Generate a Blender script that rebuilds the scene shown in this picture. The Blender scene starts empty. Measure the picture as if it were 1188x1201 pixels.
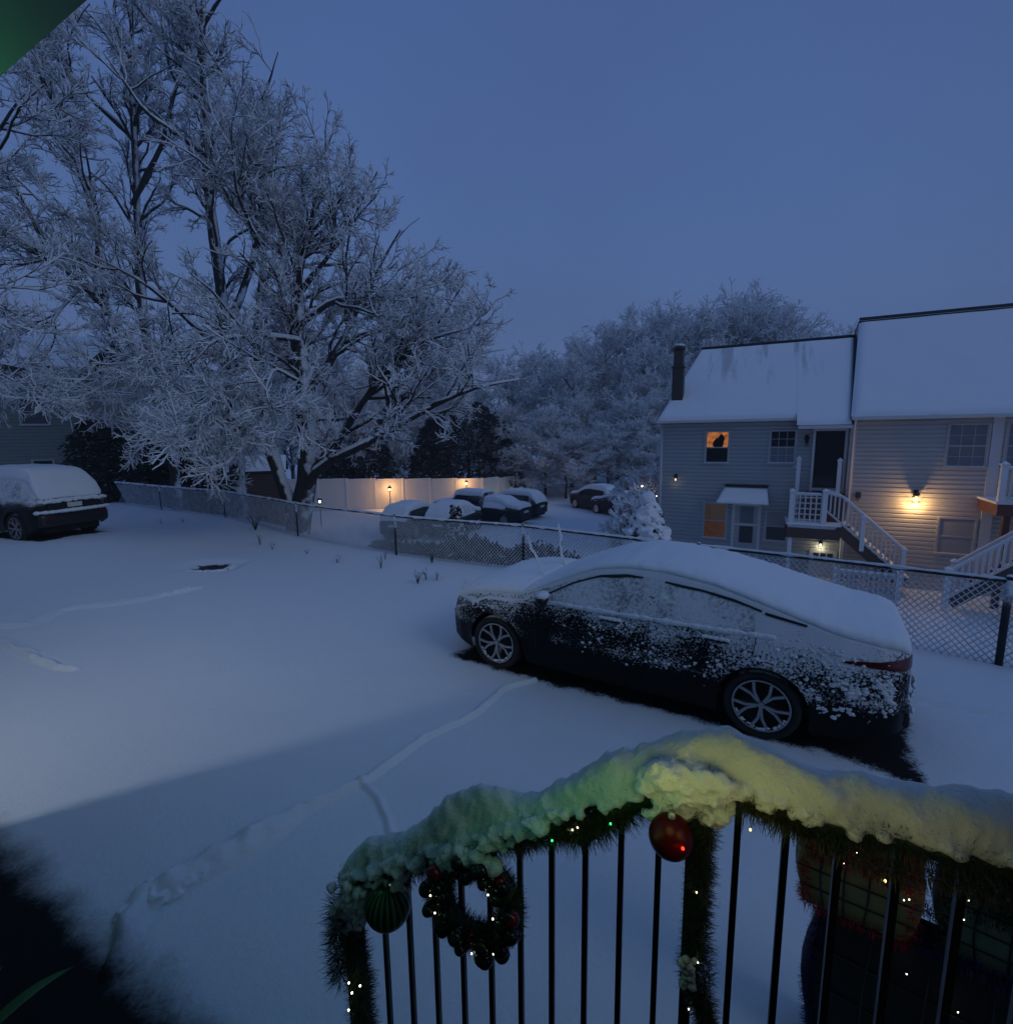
import bpy, bmesh, math, random
import numpy as np
from mathutils import Vector, Matrix, noise
R = math.radians
S = bpy.context.scene
COL = S.collection
rng = np.random.default_rng(7)
random.seed(7)

# ------------------------------------------------------------------ camera
CH, PITCH, ROLL, F = 2.95, R(8.6), R(0.75), 594.0
cp, sp, cr, sr = math.cos(PITCH), math.sin(PITCH), math.cos(ROLL), math.sin(ROLL)
cf = Vector((0, cp, -sp)); r0 = Vector((1, 0, 0)); u0 = Vector((0, sp, cp))
cR = r0 * cr - u0 * sr
cU = r0 * sr + u0 * cr
cam = bpy.data.objects.new('camera', bpy.data.cameras.new('camera'))
COL.objects.link(cam)
M4 = Matrix((cR, cU, -cf)).transposed().to_4x4()
M4.translation = (0, 0, CH)
cam.matrix_world = M4
cam.data.sensor_fit = 'HORIZONTAL'
cam.data.sensor_width = 36
cam.data.lens = 36 * F / 1188
cam.data.clip_start = 0.02
cam.data.clip_end = 2000
S.camera = cam

def at(x, y, Y):
    """world point at depth Y seen at photo position x, y (only for layout numbers)"""
    d = cf + cR * ((x - 594) / F) - cU * ((y - 600.5) / F)
    t = Y / d.y
    return Vector((d.x * t, Y, CH + d.z * t))

def gr(x, y, z=0.0):
    d = cf + cR * ((x - 594) / F) - cU * ((y - 600.5) / F)
    t = (z - CH) / d.z
    return (d.x * t, d.y * t)

# ------------------------------------------------------------------ materials
def nt(m):
    m.use_nodes = True
    t = m.node_tree
    t.nodes.clear()
    return t, t.nodes, t.links

def node(n, typ, **kw):
    o = n.new(typ)
    for k, v in kw.items():
        if k.startswith('i_'):
            o.inputs[k[2:].replace('_', ' ')].default_value = v
        else:
            setattr(o, k, v)
    return o

def math_n(n, l, op, a, b=None, c=None, clamp=False):
    o = n.new('ShaderNodeMath'); o.operation = op; o.use_clamp = clamp
    for i, v in enumerate((a, b, c)):
        if v is None: continue
        if isinstance(v, (int, float)): o.inputs[i].default_value = v
        else: l.new(v, o.inputs[i])
    return o.outputs[0]

def smooth(n, l, v, lo, hi, a=0.0, b=1.0):
    o = n.new('ShaderNodeMapRange'); o.interpolation_type = 'SMOOTHSTEP'
    l.new(v, o.inputs[0])
    o.inputs[1].default_value = lo; o.inputs[2].default_value = hi
    o.inputs[3].default_value = a; o.inputs[4].default_value = b
    return o.outputs[0]

def noise_n(n, l, scale, detail=3, rough=.55, vec=None, dist=0.0):
    o = n.new('ShaderNodeTexNoise')
    o.inputs['Scale'].default_value = scale; o.inputs['Detail'].default_value = detail
    o.inputs['Roughness'].default_value = rough; o.inputs['Distortion'].default_value = dist
    if vec is not None: l.new(vec, o.inputs['Vector'])
    return o.outputs[0]

def principled(n, col, rough, metal=0.0, spec=None, **kw):
    b = n.new('ShaderNodeBsdfPrincipled')
    b.inputs['Base Color'].default_value = (*col, 1)
    b.inputs['Roughness'].default_value = rough
    b.inputs['Metallic'].default_value = metal
    if spec is not None: b.inputs['Specular IOR Level'].default_value = spec
    for k, v in kw.items(): b.inputs[k].default_value = v
    return b

SNOWC = (.80, .83, .87)

def plain(name, col, rough=.6, metal=0.0, var=.15, scale=6.0, bump=0.0, bscale=40, emit=None, estr=0, spec=None):
    m = bpy.data.materials.new(name)
    t, n, l = nt(m)
    out = n.new('ShaderNodeOutputMaterial')
    b = principled(n, col, rough, metal, spec)
    tc = n.new('ShaderNodeTexCoord')
    if var:
        f = noise_n(n, l, scale, 4, .6, tc.outputs['Object'])
        mx = n.new('ShaderNodeMix'); mx.data_type = 'RGBA'
        mx.inputs[6].default_value = (*[c * (1 - var) for c in col], 1)
        mx.inputs[7].default_value = (*[min(1, c * (1 + var)) for c in col], 1)
        l.new(f, mx.inputs[0]); l.new(mx.outputs[2], b.inputs['Base Color'])
        l.new(smooth(n, l, f, .2, .8, rough * .85, min(1, rough * 1.15)), b.inputs['Roughness'])
    if bump:
        f2 = noise_n(n, l, bscale, 4, .6, tc.outputs['Object'])
        bp = n.new('ShaderNodeBump'); bp.inputs['Strength'].default_value = bump; bp.inputs['Distance'].default_value = .02
        l.new(f2, bp.inputs['Height']); l.new(bp.outputs[0], b.inputs['Normal'])
    if emit:
        b.inputs['Emission Color'].default_value = (*emit, 1)
        b.inputs['Emission Strength'].default_value = estr
    l.new(b.outputs[0], out.inputs[0])
    return m

def snowmat(name, bump=.5, bscale=30, sss=0.0, col=SNOWC, dist=.02):
    m = bpy.data.materials.new(name)
    t, n, l = nt(m)
    out = n.new('ShaderNodeOutputMaterial')
    b = principled(n, col, .75, 0, .25)
    if sss:
        b.inputs['Subsurface Weight'].default_value = sss
        b.inputs['Subsurface Radius'].default_value = (1, .9, .85)
        b.inputs['Subsurface Scale'].default_value = .03
    tc = n.new('ShaderNodeTexCoord')
    f = noise_n(n, l, bscale, 5, .65, tc.outputs['Object'])
    bp = n.new('ShaderNodeBump'); bp.inputs['Strength'].default_value = bump; bp.inputs['Distance'].default_value = dist
    l.new(f, bp.inputs['Height']); l.new(bp.outputs[0], b.inputs['Normal'])
    l.new(b.outputs[0], out.inputs[0])
    return m

def snowtop(name, col, rough=.8, lo=.05, hi=.35, amp=.5, scale=8.0, axis=(0, 0, 1), var=.3, metal=0.0, bump=.3, bscale=30):
    """a surface carrying settled snow on the sides that face `axis`"""
    m = bpy.data.materials.new(name)
    t, n, l = nt(m)
    out = n.new('ShaderNodeOutputMaterial')
    g = n.new('ShaderNodeNewGeometry')
    tc = n.new('ShaderNodeTexCoord')
    f = noise_n(n, l, scale, 4, .65, tc.outputs['Object'])
    dt = n.new('ShaderNodeVectorMath'); dt.operation = 'DOT_PRODUCT'
    v = Vector(axis).normalized(); dt.inputs[1].default_value = v
    l.new(g.outputs['Normal'], dt.inputs[0])
    s = math_n(n, l, 'MULTIPLY_ADD', math_n(n, l, 'SUBTRACT', f, .5), amp * 2, dt.outputs['Value'])
    k = smooth(n, l, s, lo, hi)
    a = principled(n, col, rough, metal)
    if var:
        f2 = noise_n(n, l, scale * .4, 3, .6, tc.outputs['Object'])
        mx = n.new('ShaderNodeMix'); mx.data_type = 'RGBA'
        mx.inputs[6].default_value = (*[c * (1 - var) for c in col], 1)
        mx.inputs[7].default_value = (*[min(1, c * (1 + var)) for c in col], 1)
        l.new(f2, mx.inputs[0]); l.new(mx.outputs[2], a.inputs['Base Color'])
    b = principled(n, SNOWC, .8, 0, .2)
    if bump:
        f3 = noise_n(n, l, bscale, 4, .6, tc.outputs['Object'])
        bp = n.new('ShaderNodeBump'); bp.inputs['Strength'].default_value = bump; bp.inputs['Distance'].default_value = .02
        l.new(f3, bp.inputs['Height']); l.new(bp.outputs[0], b.inputs['Normal']); l.new(bp.outputs[0], a.inputs['Normal'])
    ms = n.new('ShaderNodeMixShader')
    l.new(k, ms.inputs[0]); l.new(a.outputs[0], ms.inputs[1]); l.new(b.outputs[0], ms.inputs[2])
    l.new(ms.outputs[0], out.inputs[0])
    return m

def glow(name, col, strength):
    m = bpy.data.materials.new(name)
    t, n, l = nt(m)
    out = n.new('ShaderNodeOutputMaterial')
    e = n.new('ShaderNodeEmission'); e.inputs[0].default_value = (*col, 1); e.inputs[1].default_value = strength
    l.new(e.outputs[0], out.inputs[0])
    return m

MT = {}
MT['snow'] = snowmat('snow', .35, 25)
MT['snow_soft'] = snowmat('snow_soft', .8, 45, .35)
MT['snow_roof'] = None
MT['bark'] = snowtop('bark', (.035, .028, .025), .9, .25, .6, .35, 5, (-.15, -.25, 1))
MT['trunkbark'] = snowtop('trunk_bark', (.035, .03, .028), .9, .52, .78, .6, 2.2, (.75, -.35, .75), bscale=14)
MT['twig'] = plain('twig', (.032, .026, .024), .9, var=.2)
MT['twigsnow'] = snowmat('twig_snow', .2, 40, col=(.81, .84, .88))
MT['metal_dark'] = snowtop('fence_metal', (.03, .033, .038), .5, .35, .6, .3, 12, metal=.6)
MT['wire'] = snowtop('fence_wire', (.03, .033, .04), .5, .0, .3, .75, 3.0, (-.25, -.45, .6), metal=.5, bump=0)
MT['black_metal'] = plain('black_metal', (.006, .006, .008), .45, .3)
MT['white_vinyl'] = plain('white_vinyl', (.58, .59, .60), .45, var=.05, scale=3)
MT['trim_grey'] = plain('window_trim', (.42, .43, .44), .5, var=.05)
MT['white_snowy'] = snowtop('white_trim', (.70, .71, .73), .5, .55, .8, .2, 10, var=.05)
MT['siding'] = plain('siding', (.37, .39, .40), .6, var=.07, scale=1.3)
MT['siding_tan'] = plain('siding_tan', (.46, .45, .43), .6, var=.07, scale=1.3)
MT['siding_far'] = plain('siding_far', (.20, .22, .20), .7, var=.12)
MT['pane'] = plain('window_glass', (.015, .018, .022), .06, var=0, spec=.6)
MT['curtain'] = plain('curtain', (.30, .31, .33), .8, var=.1)
MT['brownwood'] = plain('brown_wood', (.075, .045, .035), .7, var=.3, scale=9)
MT['redwood'] = plain('red_brown_wood', (.12, .045, .035), .7, var=.3, scale=9)
MT['darkroof'] = plain('dark_shingle', (.03, .03, .035), .9)
MT['flue'] = plain('flue_metal', (.05, .04, .038), .5, .3, var=.3)
MT['tyre'] = snowtop('tyre', (.012, .012, .013), .85, .75, 1.0, .3, 14)
MT['rim'] = plain('rim_metal', (.33, .34, .36), .35, .6, var=.1)
MT['black_trim'] = plain('black_trim', (.006, .006, .007), .4, var=0)
MT['underbody'] = plain('underbody', (.004, .004, .004), .95, var=0)
MT['tail_red'] = plain('tail_lamp', (.07, .004, .007), .2, var=.1)
MT['plate'] = plain('plate', (.55, .58, .55), .5, var=.2, scale=30)

# ------------------------------------------------------------------ object helpers
class MB:
    def __init__(s): s.v = []; s.f = []
    def add(s, vs, fs):
        o = len(s.v); s.v += [tuple(v) for v in vs]; s.f += [tuple(i + o for i in f) for f in fs]
    def box(s, x0, x1, y0, y1, z0, z1, M=None):
        vs = [Vector((x, y, z)) for x in (x0, x1) for y in (y0, y1) for z in (z0, z1)]
        if M is not None: vs = [M @ v for v in vs]
        s.add(vs, [(0, 1, 3, 2), (4, 6, 7, 5), (0, 4, 5, 1), (2, 3, 7, 6), (0, 2, 6, 4), (1, 5, 7, 3)])
    def bar(s, a, b, w, h=None, up=(0, 0, 1)):
        a = Vector(a); b = Vector(b); t = (b - a); L = t.length; t = t.normalized()
        u = Vector(up)
        if abs(t.dot(u)) > .98: u = Vector((0, 1, 0))
        sd = t.cross(u).normalized(); u = sd.cross(t)
        h = h or w
        vs = []
        for p in (a, b):
            for i, j in ((-1, -1), (1, -1), (1, 1), (-1, 1)):
                vs.append(p + sd * (i * w / 2) + u * (j * h / 2))
        s.add(vs, [(3, 2, 1, 0), (4, 5, 6, 7), (0, 1, 5, 4), (1, 2, 6, 5), (2, 3, 7, 6), (3, 0, 4, 7)])
    def tube(s, pts, r, sides=8, cap=True, sq=1.0):
        pts = [Vector(p) for p in pts]
        rs = r if hasattr(r, '__len__') else [r] * len(pts)
        vs = []; fs = []
        n = len(pts)
        for i, p in enumerate(pts):
            t = (pts[min(i + 1, n - 1)] - pts[max(i - 1, 0)]).normalized()
            u = Vector((0, 0, 1)) if abs(t.z) < .95 else Vector((0, 1, 0))
            sd = t.cross(u).normalized(); u = sd.cross(t)
            for k in range(sides):
                a = 2 * math.pi * k / sides
                vs.append(p + (sd * math.cos(a) + u * (math.sin(a) * sq)) * rs[i])
        for i in range(n - 1):
            for k in range(sides):
                a = i * sides + k; b = i * sides + (k + 1) % sides
                fs.append((a, b, b + sides, a + sides))
        if cap:
            fs.append(tuple(range(sides - 1, -1, -1))); fs.append(tuple((n - 1) * sides + k for k in range(sides)))
        s.add(vs, fs)
    def lathe(s, prof, sides=24, M=None):
        """profile of (r, z) turned about z"""
        vs = []; fs = []
        for r, z in prof:
            for k in range(sides):
                a = 2 * math.pi * k / sides
                vs.append(Vector((r * math.cos(a), r * math.sin(a), z)))
        if M is not None: vs = [M @ v for v in vs]
        for i in range(len(prof) - 1):
            for k in range(sides):
                a = i * sides + k; b = i * sides + (k + 1) % sides
                fs.append((a, b, b + sides, a + sides))
        s.add(vs, fs)
    def ball(s, c, r, seg=16, rings=10, sz=1.0):
        prof = [(max(1e-4, r * math.sin(math.pi * i / rings)), -r * sz * math.cos(math.pi * i / rings)) for i in range(rings + 1)]
        s.lathe(prof, seg, Matrix.Translation(c))
    def lump(s, c, r, amp=.25, freq=None, sub=2, sc=(1, 1, 1), seed=0):
        bm = bmesh.new(); bmesh.ops.create_icosphere(bm, subdivisions=sub, radius=1)
        fr = freq or 1.6
        vs = []
        for v in bm.verts:
            k = 1 + amp * noise.noise(v.co * fr + Vector((seed * 3.1, c[0] * 5, c[1] * 5)))
            vs.append(Vector((v.co.x * sc[0], v.co.y * sc[1], v.co.z * sc[2])) * (r * k) + Vector(c))
        fs = [tuple(x.index for x in f.verts) for f in bm.faces]
        bm.free(); s.add(vs, fs)
    def build(s, name, mat, parent=None, smooth=False, off=(0, 0, 0), bevel=0):
        me = bpy.data.meshes.new(name)
        ox, oy, oz = off
        me.from_pydata([(x - ox, y - oy, z - oz) for x, y, z in s.v], [], s.f)
        me.materials.append(mat)
        if smooth:
            me.polygons.foreach_set('use_smooth', [True] * len(me.polygons))
        me.update()
        o = bpy.data.objects.new(name, me); COL.objects.link(o)
        if parent is not None: o.parent = parent
        if bevel:
            b = o.modifiers.new('bevel', 'BEVEL'); b.width = bevel; b.segments = 2; b.limit_method = 'ANGLE'
        return o

def npmesh(name, V, Q, mat, parent=None, smooth=True, tri=False):
    k = 3 if tri else 4
    me = bpy.data.meshes.new(name)
    V = np.ascontiguousarray(V, dtype=np.float32); Q = np.ascontiguousarray(Q, dtype=np.int32)
    me.vertices.add(len(V)); me.vertices.foreach_set('co', V.ravel())
    me.loops.add(Q.size); me.loops.foreach_set('vertex_index', Q.ravel())
    me.polygons.add(len(Q))
    me.polygons.foreach_set('loop_start', np.arange(0, Q.size, k, dtype=np.int32))
    me.polygons.foreach_set('loop_total', np.full(len(Q), k, dtype=np.int32))
    me.polygons.foreach_set('use_smooth', np.full(len(Q), smooth, dtype=bool))
    me.materials.append(mat)
    me.update(calc_edges=True); me.validate()
    o = bpy.data.objects.new(name, me); COL.objects.link(o)
    if parent is not None: o.parent = parent
    return o

def grid_quads(nr, nc, closed=False):
    i, j = np.meshgrid(np.arange(nr - 1), np.arange(nc if closed else nc - 1), indexing='ij')
    a = i * nc + j; b = i * nc + (j + 1) % nc
    return np.stack([a, b, b + nc, a + nc], -1).reshape(-1, 4)

def tag(o, label, cat, group=None, kind=None):
    if label: o['label'] = label
    if cat: o['category'] = cat
    if group: o['group'] = group
    if kind: o['kind'] = kind
    return o

def thing(name, label, cat, loc=(0, 0, 0), rz=0.0, group=None):
    o = bpy.data.objects.new(name, None); COL.objects.link(o)
    o.location = loc; o.rotation_euler = (0, 0, rz); o.empty_display_size = .2
    return tag(o, label, cat, group)

def copy_tree(o, parent=None):
    c = o.copy(); COL.objects.link(c)
    if parent is not None: c.parent = parent
    for ch in list(o.children): copy_tree(ch, c)
    return c

def lamp(name, loc, power, col, radius=.04, parent=None):
    d = bpy.data.lights.new(name, 'POINT'); d.energy = power; d.color = col; d.shadow_soft_size = radius
    o = bpy.data.objects.new(name, d); COL.objects.link(o); o.location = loc
    if parent is not None: o.parent = parent
    return o

def fbm(x, y, seed=0.0, sc=1.0, octs=4):
    r = 0; a = 1; s = 0
    for k in range(octs):
        r += a * noise.noise(Vector((x * sc * 2 ** k + seed, y * sc * 2 ** k - seed, seed * 1.7 + k))); s += a; a *= .5
    return r / s

def sstep(a, b, x):
    t = np.clip((np.asarray(x, float) - a) / (b - a), 0, 1); return t * t * (3 - 2 * t)

# ------------------------------------------------------------------ world, sun
w = bpy.data.worlds.new('World'); S.world = w; w.use_nodes = True
n, l = w.node_tree.nodes, w.node_tree.links
n.clear()
out = n.new('ShaderNodeOutputWorld')
sky = n.new('ShaderNodeTexSky'); sky.sky_type = 'NISHITA'; sky.sun_disc = False
sky.sun_elevation = R(2); sky.sun_rotation = R(130)
bg1 = n.new('ShaderNodeBackground'); bg1.inputs[1].default_value = .008
l.new(sky.outputs[0], bg1.inputs[0])
tc = n.new('ShaderNodeTexCoord'); sx = n.new('ShaderNodeSeparateXYZ'); l.new(tc.outputs['Generated'], sx.inputs[0])
rp = n.new('ShaderNodeValToRGB'); l.new(sx.outputs['Z'], rp.inputs[0])
e = rp.color_ramp.elements
e[0].position = 0.0; e[0].color = (.098, .160, .335, 1)
e[1].position = 1.0; e[1].color = (.056, .122, .285, 1)
for p, c in ((.10, (.088, .147, .325, 1)), (.35, (.067, .126, .304, 1)), (.65, (.053, .099, .258, 1))):
    q = e.new(p); q.color = c
bg2 = n.new('ShaderNodeBackground'); bg2.inputs[1].default_value = 1.09; 
cn = n.new('ShaderNodeTexNoise'); cn.inputs['Scale'].default_value = 2.2; cn.inputs['Detail'].default_value = 4; l.new(tc.outputs['Generated'], cn.inputs['Vector'])
mr = n.new('ShaderNodeMapRange'); l.new(cn.outputs[0], mr.inputs[0]); mr.inputs[1].default_value = .3; mr.inputs[2].default_value = .7; mr.inputs[3].default_value = .93; mr.inputs[4].default_value = 1.07
hs = n.new('ShaderNodeVectorMath'); hs.operation = 'SCALE'; l.new(rp.outputs[0], hs.inputs[0]); l.new(mr.outputs[0], hs.inputs['Scale']); l.new(hs.outputs[0], bg2.inputs[0])
ad = n.new('ShaderNodeAddShader'); l.new(bg1.outputs[0], ad.inputs[0]); l.new(bg2.outputs[0], ad.inputs[1])
l.new(ad.outputs[0], out.inputs[0])
sun = bpy.data.objects.new('sun', bpy.data.lights.new('sun', 'SUN')); COL.objects.link(sun)
sun.data.energy = .27; sun.data.angle = R(24); sun.data.color = (.74, .90, 1.0)
sun.rotation_euler = (R(55), 0, R(50))      # pre-dawn glow from behind the camera, to the right
vs = S.view_settings
vs.view_transform = 'Standard'; vs.look = 'None'; vs.gamma = 1; vs.exposure = 0
S.cycles.max_bounces = 6; S.cycles.diffuse_bounces = 3; S.cycles.glossy_bounces = 2
S.cycles.transmission_bounces = 3; S.cycles.transparent_max_bounces = 8
S.cycles.caustics_reflective = False; S.cycles.caustics_refractive = False
S.cycles.use_denoising = True
S.cycles.sample_clamp_indirect = 4
S.render.film_transparent = False

# ------------------------------------------------------------------ ground
FP = [(13.5, .4), (6.07, 5.91), (.35, 10.51), (-2.71, 12.12), (-6.17, 14.73), (-10.33, 18.42), (-14.34, 20.88), (-22, 26.5)]
FPx = np.array([p[0] for p in FP[::-1]]); FPy = np.array([p[1] for p in FP[::-1]])
LOT = -2.2

def fence_sd(x, y): return (y - np.interp(x, FPx, FPy)) * .8

def ground_z(x, y):
    x = np.asarray(x, float); y = np.asarray(y, float)
    sd = fence_sd(x, y)
    z = .10 * np.exp(-((sd + .35) / .7) ** 2) * sstep(-30, 3, -x) - .06 * sstep(-3.0, -1.0, -np.abs(sd + 1)) * 0
    drop = -.12 * sstep(.2, .9, sd) + (LOT + .12) * sstep(.6, 6.0, sd)
    z = z + drop
    z = z + .38 * np.exp(-(((x + 13) / 3.8) ** 2 + ((y - 13.6) / 3.2) ** 2))
    z = z + .010 * np.sin(x * .9 + 1) * np.sin(y * .8) + .006 * np.sin(2.3 * x + .7 * y)
    return z

def seg_dist(X, Y, pts, ws):
    best = np.full(X.shape, 9.0); wid = np.full(X.shape, .05)
    for i in range(len(pts) - 1):
        ax, ay = pts[i]; bx, by = pts[i + 1]
        dx, dy = bx - ax, by - ay; L2 = dx * dx + dy * dy + 1e-9
        t = np.clip(((X - ax) * dx + (Y - ay) * dy) / L2, 0, 1)
        d = np.hypot(X - ax - t * dx, Y - ay - t * dy)
        m = d < best
        best = np.where(m, d, best); wid = np.where(m, ws[i] + (ws[i + 1] - ws[i]) * t, wid)
    return best, wid

def wig(pts, amp, step=.12, seed=1):
    o = []
    for i in range(len(pts) - 1):
        a = np.array(pts[i]); b = np.array(pts[i + 1]); k = max(1, int(np.linalg.norm(b - a) / step))
        for j in range(k):
            p = a + (b - a) * j / k
            o.append((p[0] + amp * noise.noise(Vector((p[0] * 4, p[1] * 4, seed))), p[1] + amp * noise.noise(Vector((p[0] * 4, p[1] * 4, seed + 9)))))
    o.append(tuple(pts[-1])); return o

BARE = [(2.44 + .9 * .521, 4.56 + .9 * .854, math.atan2(.5208, -.8537), -1.22, 3.72, .90), (-12.72, 14.1, math.radians(161), -.80, 3.6, .84)]

def RN2(a, b):
    return np.array([[noise.noise(Vector((x * 9, y * 9, 1.7))) for x in a] for y in b])

def make_ground():
    xs = np.concatenate([[-700, -400, -200, -120, -80, -60, -48, -40, -34, -29], np.linspace(-25, -6.7, 142), np.arange(-6.6, 2.4, .017), np.arange(2.45, 4.5, .05),
                         np.linspace(4.6, 14, 70), [16, 18, 21, 25, 30, 36, 44, 60, 80, 120, 200, 400, 700]])
    ys = np.concatenate([[-300, -100, -40, -15, -6, -2, -.5, .5], np.arange(1.2, 7.0, .017), np.arange(7.02, 7.4, .05), np.linspace(7.45, 26, 230), np.linspace(26.5, 60, 50), [65, 75, 90, 120, 200, 400, 800]])
    X, Y = np.meshgrid(xs, ys)
    Z = ground_z(X, Y)
    G = [gr(*p) for p in ((128, 1140), (150, 1085), (172, 1052), (250, 1012), (330, 965), (380, 938), (430, 915), (500, 866), (560, 836), (592, 806), (628, 797))]
    for pts, wd, h in ((wig(G, .03), None, .062), (wig([gr(*p) for p in ((422, 915), (444, 938), (456, 962), (462, 990))], .02), .026, .045),
                       (wig([gr(*p) for p in ((-60, 735), (0, 733), (34, 734), (46, 727), (75, 716), (150, 707), (235, 690))], .10, .25), .05, .05),
                       (wig([gr(*p) for p in ((-40, 742), (0, 747), (16, 761), (40, 769), (52, 778), (88, 784))], .10, .2), .045, .05),
                       (wig([gr(*p) for p in ((1050, 815), (1090, 828), (1150, 838), (1240, 850))], .05, .2), .06, -.03)):
        if wd is None:
            ws = np.interp(np.linspace(0, 1, len(pts)), [0, .08, .16, .26, .34, 1], [.03, .07, .12, .10, .034, .025])
        else: ws = [wd] * len(pts)
        x0 = min(p[0] for p in pts) - .5; x1 = max(p[0] for p in pts) + .5; y0 = min(p[1] for p in pts) - .5; y1 = max(p[1] for p in pts) + .5
        ix = np.where((xs > x0) & (xs < x1))[0]; iy = np.where((ys > y0) & (ys < y1))[0]
        sub = np.ix_(iy, ix)
        d, wi = seg_dist(X[sub], Y[sub], pts, ws)
        prof = np.sqrt(np.clip(1 - (d / (wi * 1.15)) ** 2, 0, 1)) * .8 + .2 * np.exp(-(d / wi) ** 2)
        lum = np.array([[1 + .3 * noise.noise(Vector((a * 7, b * 7, 3.3))) for a in xs[ix]] for b in ys[iy]])
        Z[sub] += h * prof * lum * (1 + np.where(wi > .045, .5, .2) * RN2(xs[ix], ys[iy])) * np.clip(wi / .04, .7, 1.4) - .12 * abs(h) * np.exp(-((d - 1.9 * wi) / (.6 * wi)) ** 2)
    # sunken hole left open over the storm drain
    dx, dy = gr(249, 664)
    Z = np.where((np.abs(X - dx) < .75) & (np.abs(Y - dy) < .55), Z - .07 * np.clip(1 - (np.abs(X - dx) / .75) ** 4, 0, 1) * np.clip(1 - (np.abs(Y - dy) / .55) ** 4, 0, 1), Z)
    V = np.stack([X, Y, Z], -1).reshape(-1, 3)
    m = bpy.data.materials.new('snowy_ground')
    t, n, l = nt(m)
    out = n.new('ShaderNodeOutputMaterial')
    tc = n.new('ShaderNodeTexCoord'); P = tc.outputs['Object']
    sx = n.new('ShaderNodeSeparateXYZ'); l.new(P, sx.inputs[0])
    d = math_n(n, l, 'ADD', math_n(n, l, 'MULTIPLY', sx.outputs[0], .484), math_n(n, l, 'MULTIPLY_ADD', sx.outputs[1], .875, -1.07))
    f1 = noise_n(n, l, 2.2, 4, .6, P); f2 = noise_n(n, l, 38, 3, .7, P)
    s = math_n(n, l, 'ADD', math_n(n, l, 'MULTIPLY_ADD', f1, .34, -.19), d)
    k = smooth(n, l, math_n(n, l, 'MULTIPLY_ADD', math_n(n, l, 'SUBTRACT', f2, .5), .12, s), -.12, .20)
    # ground kept bare below the parked cars
    for (ox_, oy_, yw_, xa, xb, hw_) in BARE:
        ca_, sa_ = math.cos(yw_), math.sin(yw_)
        lx = math_n(n, l, 'MULTIPLY_ADD', sx.outputs[0], ca_, math_n(n, l, 'MULTIPLY_ADD', sx.outputs[1], sa_, -(ox_ * ca_ + oy_ * sa_) - (xa + xb) / 2))
        ly = math_n(n, l, 'MULTIPLY_ADD', sx.outputs[0], -sa_, math_n(n, l, 'MULTIPLY_ADD', sx.outputs[1], ca_, ox_ * sa_ - oy_ * ca_))
        dd = math_n(n, l, 'MAXIMUM', math_n(n, l, 'SUBTRACT', math_n(n, l, 'ABSOLUTE', lx), (xb - xa) / 2), math_n(n, l, 'SUBTRACT', math_n(n, l, 'ABSOLUTE', ly), hw_))
        dd = math_n(n, l, 'ADD', dd, math_n(n, l, 'MULTIPLY_ADD', f1, .5, math_n(n, l, 'MULTIPLY_ADD', f2, .2, -.35)))
        k = math_n(n, l, 'MULTIPLY', k, smooth(n, l, dd, -.05, .07))
    sn = principled(n, SNOWC, .7, 0, .25)
    bs = noise_n(n, l, 26, 7, .72, P); bl = noise_n(n, l, 1.3, 3, .5, P)
    bp = n.new('ShaderNodeBump'); bp.inputs['Strength'].default_value = .5; bp.inputs['Distance'].default_value = .022
    l.new(bs, bp.inputs['Height'])
    bp2 = n.new('ShaderNodeBump'); bp2.inputs['Strength'].default_value = .25; bp2.inputs['Distance'].default_value = .12
    l.new(bl, bp2.inputs['Height']); l.new(bp.outputs[0], bp2.inputs['Normal'])
    l.new(bp2.outputs[0], sn.inputs['Normal'])
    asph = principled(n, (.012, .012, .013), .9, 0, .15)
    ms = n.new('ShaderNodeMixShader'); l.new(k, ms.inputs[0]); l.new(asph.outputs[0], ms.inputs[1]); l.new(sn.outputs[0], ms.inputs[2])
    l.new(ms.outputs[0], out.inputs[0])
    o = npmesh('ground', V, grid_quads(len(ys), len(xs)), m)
    o['kind'] = 'structure'
make_ground()

def gz(x, y): return float(ground_z(x, y))

# broken clump of snow where the trail ends
def snow_clump():
    rg = random.Random(12); b = MB(); A, B = Vector((*gr(166, 1056), 0)), Vector((*gr(268, 1006), 0))
    for i in range(46):
        t = rg.random(); p = A.lerp(B, t); w_ = .085 * (1 - .55 * t)
        b.lump((p.x + rg.gauss(0, w_ * .6), p.y + rg.gauss(0, w_ * .6), gz(p.x, p.y) + rg.uniform(.0, .03)), rg.uniform(.035, .075) * (1 - .35 * t), .8, 2.2, 2, (1.2, 1.2, .7), i)
    o = b.build('snow_clump', MT['snow'], None, True)
    m = o.modifiers.new('remesh', 'REMESH'); m.mode = 'VOXEL'; m.voxel_size = .009; m.use_smooth_shade = True
    tag(o, 'broken clump of snow at the near end of the raised trail', 'snow clump')
snow_clump()

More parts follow.
